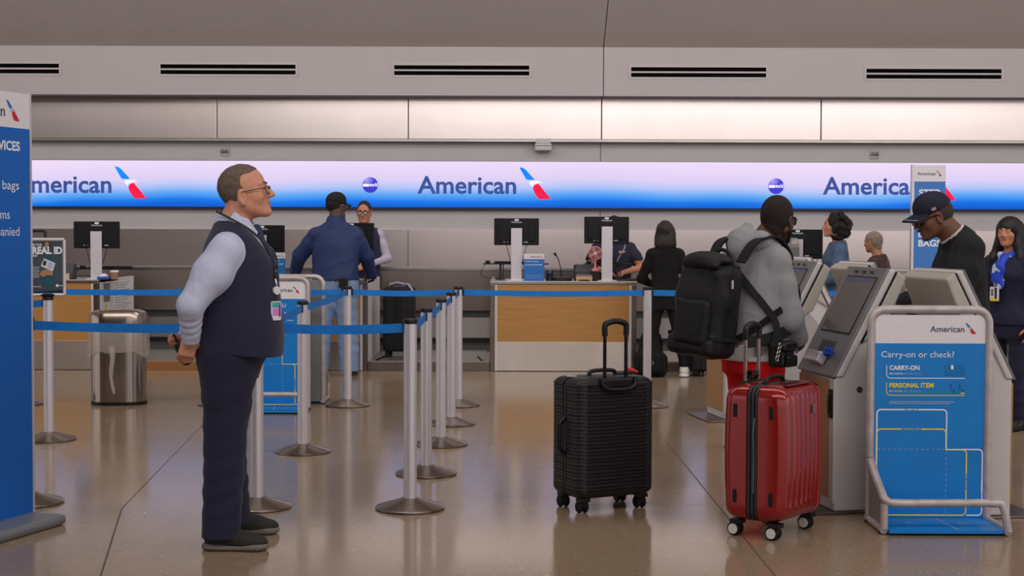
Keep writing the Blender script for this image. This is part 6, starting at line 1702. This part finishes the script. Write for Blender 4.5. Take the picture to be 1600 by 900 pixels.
# ------------------------------------------------------------------ 7. woman in denim jacket with curly hair
def curly_woman():
    f = fig(1.64, fem=True, wide=1.12, lean=.04)
    f.el = [np.array([.02, -.24, 1.03]), np.array([.05, .24, 1.03])]; f.wr = [np.array([.22, -.2, .99]), np.array([.24, .16, .98])]
    f.hd = [np.array([1, .1, 0]), np.array([1, -.1, 0])]; f.hn = [np.array([0, .3, -1]), np.array([0, -.3, -1])]
    face_to(f, 2, 4)
    p = body(f, 'woman with curly dark hair, hoop earring and denim jacket in profile', (3.175, 14.35, 0), R_(176), skin_b, .006, fem=True, nose=.85)
    eyes(p, f.F); brows(p, f.F, hair_k)
    S = hair_sdf(f, .006, .30)
    rg = np.random.RandomState(4)
    S.ell((-.03, 0, .03), (.115, .10, .10), .02, f.F)
    for i in range(90):
        v_ = rg.normal(size=3); v_ /= np.linalg.norm(v_)
        if v_[0] > .45 and v_[2] < .75: continue
        q = np.array([-.05, 0, .0]) + v_ * np.array([.125, .125, .135]); S.ell(q, [.022 + .012 * rg.rand()] * 3, .012, f.F)
    for i in range(46):
        q = np.array([-.10 + .08 * rg.rand() - .02, (rg.rand() - .5) * .24, -.10 + .10 * rg.rand()]); S.ell(q, [.028] * 3, .015, f.F)
    S.folds(.006, 70, 3, .8); S.build('hair', mat('hair_curly_black', (26, 20, 20), .7, var=.3, scale=90, bump=.5, bscale=200), p)
    for s in (-1, 1):
        c = hpt(f.F, (-.004, s * .086, -.068)); MB().tube([c + np.array([.027 * math.cos(a), 0, .027 * math.sin(a)]) for a in [2 * PI * k / 20 for k in range(21)]], .0035, 6).build('hoop_earring', mat('pale_gold', (226, 214, 190), .25, .8), p)
    den = mat('denim_blue', (74, 96, 124), .8, var=.18, scale=30, bump=.15, bscale=300)
    legs(f, p, 'trousers', mat('dark_denim', (34, 38, 52), .85), fold=.004)
    for i in (0, 1): shoe(p, f.an[i] * (1, 1, 0), f.ft[i], MATS['black_shoe'], rubber, .25, .09)
    top(f, p, 'denim_jacket', den, .012, .86, 'long', .007, .45, .006, 24)
    t = thing('paper_sheet', 'pale sheet of paper held by the woman in denim jacket', 'paper', p.location + Vector((-.30, -.06, 1.06)), R_(20))
    MB().box((0, 0, 0), (.15, .003, .20), Matrix.Rotation(R_(35), 3, 'Y')).build('sheet', white, t)
    MB().box((0, -.0025, 0), (.10, .001, .13), Matrix.Rotation(R_(35), 3, 'Y')).build('print', k_back, t)
curly_woman()

# ------------------------------------------------------------------ 8. grey-haired person in brown jacket
def grey_person():
    f = fig(1.47, wide=1.08, lean=.16)
    face_to(f, -12, -8)
    f.el = [np.array([.08, -.25, .93]), np.array([.08, .25, .93])]; f.wr = [np.array([.27, -.16, .88]), np.array([.27, .16, .88])]
    p = body(f, 'grey-haired person in brown leather jacket turned away behind woman in denim', (3.72, 14.75, 0), R_(150), skin_b, .007)
    S = hair_sdf(f, .006); S.ell((-.020, 0, .030), (.112, .088, .100), .01, f.F); S.cone((-.05, 0, -.02), (-.06, 0, -.07), .07, .05, .03, f.F); S.ell((.10, 0, -.01), (.080, .09, .09), .01, f.F, sub=True)
    for s in (-1, 1): S.ell((.0, s * .084, -.014), (.026, .03, .036), .006, f.F, sub=True)
    S.folds(.005, 60, 7); S.cut(hpt(f.F, (0, 0, -.085)), (0, 0, -1)); S.build('hair', mat('hair_silver', (150, 132, 118), .8, var=.25, scale=60, bump=.5), p)
    legs(f, p, 'trousers', blackcloth, fold=.004)
    for i in (0, 1): shoe(p, f.an[i] * (1, 1, 0), f.ft[i], MATS['black_shoe'], rubber)
    top(f, p, 'leather_jacket', mat('brown_leather', (70, 44, 38), .45, var=.15, bump=.2, bscale=60), .010, .74, 'long', .007, .45, .007, 26)
grey_person()

# ------------------------------------------------------------------ 9. man in cap and dark suit
def man_in_cap():
    f = fig(1.69, wide=1.12, lean=.07, deep=1.03)
    f.sh = [np.array([.02, -.20, 1.38]), np.array([.03, .20, 1.38])]; f.nr = .070
    f.el = [np.array([.09, -.24, 1.06]), np.array([.12, .255, 1.05])]; f.wr = [np.array([.36, -.16, 1.02]), np.array([.345, .17, .985])]
    f.hd = [np.array([1, .1, -.1]), np.array([1, -.1, -.1])]; f.hn = [np.array([0, .2, -1]), np.array([0, -.2, -1])]
    f.ar = np.array([.090, .072, .054])
    f.neck = (np.array([.03, 0, 1.395]), np.array([.12, 0, 1.495]))
    face_to(f, 8, -17, 0, (.195, 0, 1.553), 1.07)
    p = body(f, 'man in navy cap and dark suit looking down at a kiosk, right', (2.715, 8.82, 0), R_(178), skin_c, .005, jaw=1.06)
    eyes(p, f.F)
    S = hair_sdf(f, .005); S.ell((-.018, 0, .02), (.104, .081, .09), .01, f.F); S.box((.105, 0, -.02), (.10, .2, .2), .02, .01, f.F, sub=True)
    for s in (-1, 1): S.ell((-.002, s * .082, -.012), (.026, .03, .04), .006, f.F, sub=True)
    S.cut(hpt(f.F, (0, 0, -.055)), f.F[0] @ np.array([.3, 0, -1])); S.build('hair', mat('hair_greying', (58, 50, 46), .85, var=.3, scale=120), p)
    capm = mat('navy_cap', (20, 24, 48), .75, var=.1, bump=.1, bscale=300)
    c, br = cap(p, f, capm, up=.004)
    F = f.F; fl_ = hpt(F, (-.01, .0895, .055)); ux = F[0] @ np.array([-1, 0, 0]); uz = F[0] @ np.array([0, 0, 1])
    n_ = np.cross(ux, uz); fl_ = hpt(F, (.02, .091, .052))
    plate(c, 'flag_patch', fl_, ux, uz, .030, .019, .002, mat('flag_red', (190, 60, 70), .6))
    for k in range(2): plate(c, 'flag_patch', np.array(fl_) + n_ * .0014 + uz * (.004 - .008 * k), ux, uz, .029, .0022, .001, white)
    plate(c, 'flag_patch', np.array(fl_) + n_ * .0016 - ux * .009 + uz * .004, ux, uz, .012, .010, .001, logo_b)
    pts = [hpt(F, (.080 * math.cos(a) + .012 + .072 * math.cos(a * 1.05) ** .7, .081 * math.sin(a), .034 + .004 + .014 * (1 - abs(a)) - .0175 - .016 * (abs(a) / 1.15) ** 2)) for a in [-.9 + 1.8 * i / 14 for i in range(15)]]
    MB().tube(pts, .003, 5).build('brim_embroidery', mat('embroidery_grey', (150, 156, 170), .7, var=.5, scale=160), br)
    MB().tube([hpt(F, (-.085, .052, .07)), hpt(F, (-.095, .045, .045)), hpt(F, (-.102, .030, .07))], .0025, 5).build('side_embroidery', MATS['embroidery_grey'], c)
    glasses(p, F, MATS['black_frame2'], lens_dark, .026, .02, .003)
    S = hair_sdf(f, .005); S.ell((.070, 0, -.102), (.022, .026, .018), .01, F); S.chain([(.098, -.022, -.056), (.102, 0, -.0505), (.098, .022, -.056)], [.006, .007, .006], .01, F); S.build('beard', MATS['hair_greying'], p)
    legs(f, p, 'trousers', blackcloth, fold=.004)
    for i in (0, 1): shoe(p, f.an[i] * (1, 1, 0), f.ft[i], MATS['black_shoe'], rubber)
    top(f, p, 'shirt', mat('pale_pink_shirt', (206, 190, 190), .8), -.004, .9, None, .007, .82, .002, 3)
    top(f, p, 'suit_jacket', mat('charcoal_suit', (26, 27, 30), .85, var=.1, scale=100, bump=.1, bscale=400), .010, .74, 'long', .006, .62, .0075, 28)
man_in_cap()

# ------------------------------------------------------------------ 10. woman with long black hair and badge
def woman_with_badge():
    f = fig(1.575, fem=True, wide=1.14, deep=1.1)
    face_to(f, 10, 0)
    p = body(f, 'woman in navy suit with long black hair, blue scarf and badge at right edge', (3.70, 10.95, 0), R_(218), skin_b, .006, fem=True, nose=.8)
    eyes(p, f.F); brows(p, f.F, hair_k, .003)
    S = hair_sdf(f, .006, .30); S = Sdf(f.F[1] - np.array([.28, .26, .50]), f.F[1] + np.array([.2, .26, .2]), .006)
    S.ell((-.018, 0, .036), (.115, .094, .102), .01, f.F)
    for s in (-1, 1): S.chain([(-.03, s * .068, .02), (-.02, s * .085, -.10), (.0, s * .12, -.22), (.02, s * .125, -.38)], [.05, .046, .05, .04], .03, f.F, sq=(1.25, .8, 1))
    S.chain([(-.07, 0, .0), (-.09, 0, -.15), (-.11, 0, -.40)], [.08, .09, .08], .04, f.F, sq=(.7, 1.3, 1))
    S.ell((.105, 0, -.045), (.066, .060, .078), .008, f.F, sub=True); S.cone((.09, 0, -.1), (.16, 0, -.5), .055, .06, .01, f.F, sub=True)
    S.folds(.004, 45, 3, .08); S.build('hair', hair_k, p)
    legs(f, p, 'trousers', navy_d, fold=.004, hemz=.04)
    for i in (0, 1): shoe(p, f.an[i] * (1, 1, 0), f.ft[i], MATS['black_shoe'], rubber, .25, .09)
    top(f, p, 'jacket', mat('navy_jacket', (26, 28, 52), .8, var=.08, bump=.1, bscale=300), .006, .78, 'long', .007, .3, .005, 30)
    sc_m = mat('blue_white_scarf', (40, 84, 200), .5, var=.0, scale=14)
    cr = sc_m.node_tree.nodes['Color Ramp']; cr.color_ramp.elements[0].position = .52; cr.color_ramp.elements[1].position = .56; cr.color_ramp.elements[0].color = srgb((30, 66, 190)); cr.color_ramp.elements[1].color = srgb((200, 210, 236))
    S = Sdf((-.15, -.2, .95), (.32, .2, 1.45), .006); n0 = f.neck[0]
    S.chain([n0 + (.0, -.07, .03), n0 + (.06, -.045, .01), n0 + (.085, 0, -.02), n0 + (.06, .045, .01), n0 + (0, .07, .03)], [.022, .026, .03, .026, .022], .02)
    S.chain([n0 + (.09, 0, -.02), rpt(f.R, 1.20, .06, .014), rpt(f.R, 1.08, .10, .016)], [.026, .036, .040], .02, sq=(.55, 1, 1)); S.chain([n0 + (.09, 0, -.02), rpt(f.R, 1.20, -.12, .014), rpt(f.R, 1.12, -.18, .014)], [.02, .03, .034], .02, sq=(.55, 1, 1))
    S.folds(.004, 50, 2, .3); S.build('scarf', sc_m, p)
    q = rpt(f.R, 1.01, -.12, .045); MB().tube([q + np.array([0, 0, .09]), q + np.array([.004, 0, .05])], .007, 8).build('clip', steel, p)
    bd = plate(p, 'badge', q, (0, 1, 0), Z1, .075, .105, .004, white)
    plate(bd, 'print', q + np.array([.0026, .012, .004]), (0, 1, 0), Z1, .018, .085, .001, mat('badge_black', (30, 30, 34), .5)); plate(bd, 'print', q + np.array([.0026, 0, -.040]), (0, 1, 0), Z1, .07, .02, .001, yellow); plate(bd, 'print', q + np.array([.0026, -.018, .01]), (0, 1, 0), Z1, .02, .05, .001, gray)
woman_with_badge()

# ------------------------------------------------------------------ backpack on the floor
def floor_backpack(t):
    bm_ = mat('black_canvas', (14, 14, 16), .85, var=.15, bump=.15, bscale=300)
    S = Sdf((-.27, -.22, -.02), (.27, .24, .56), .007); S.cone((0, 0, .12), (.0, .02, .36), .155, .105, .03, sq=(1, .75, 1)); S.box((0, 0, .12), (.165, .105, .11), .05, .05); S.folds(.008, 16, 3); S.cut((0, 0, .002), (0, 0, -1)); S.build('body', bm_, t)
    S = Sdf((-.22, -.26, .0), (.22, .1, .34), .007); S.box((.01, -.12, .14), (.11, .045, .10), .04, .03); S.folds(.005, 20, 5); S.build('front_pocket', bm_, t)
    MB().tube(spline([(-.05, .02, .45), (-.03, .02, .52), (.03, .02, .52), (.05, .02, .45)], 6), .012, 8).build('haul_loop', mat('blue_grey_loop', (62, 74, 110), .7), t)
    b = MB(); b.tube([Vector((.025 + .016 * math.cos(a), -.168, .15 + .014 * math.sin(a))) for a in [-2.2 + 4.4 * k / 10 for k in range(11)]], .003, 6); b.tube([(.012, -.168, .165), (.012, -.168, .125)], .003, 6); b.build('emblem', mat('grey_print', (150, 150, 156), .6), t)
    for s in (-1, 1): ribbon_on(t, 'shoulder_strap', [(s * .07, .10, .42), (s * .09, .17, .32), (s * .1, .16, .15), (s * .11, .09, .03)], .05, blackm, (1, 0, 0), .006)
floor_backpack(FB)
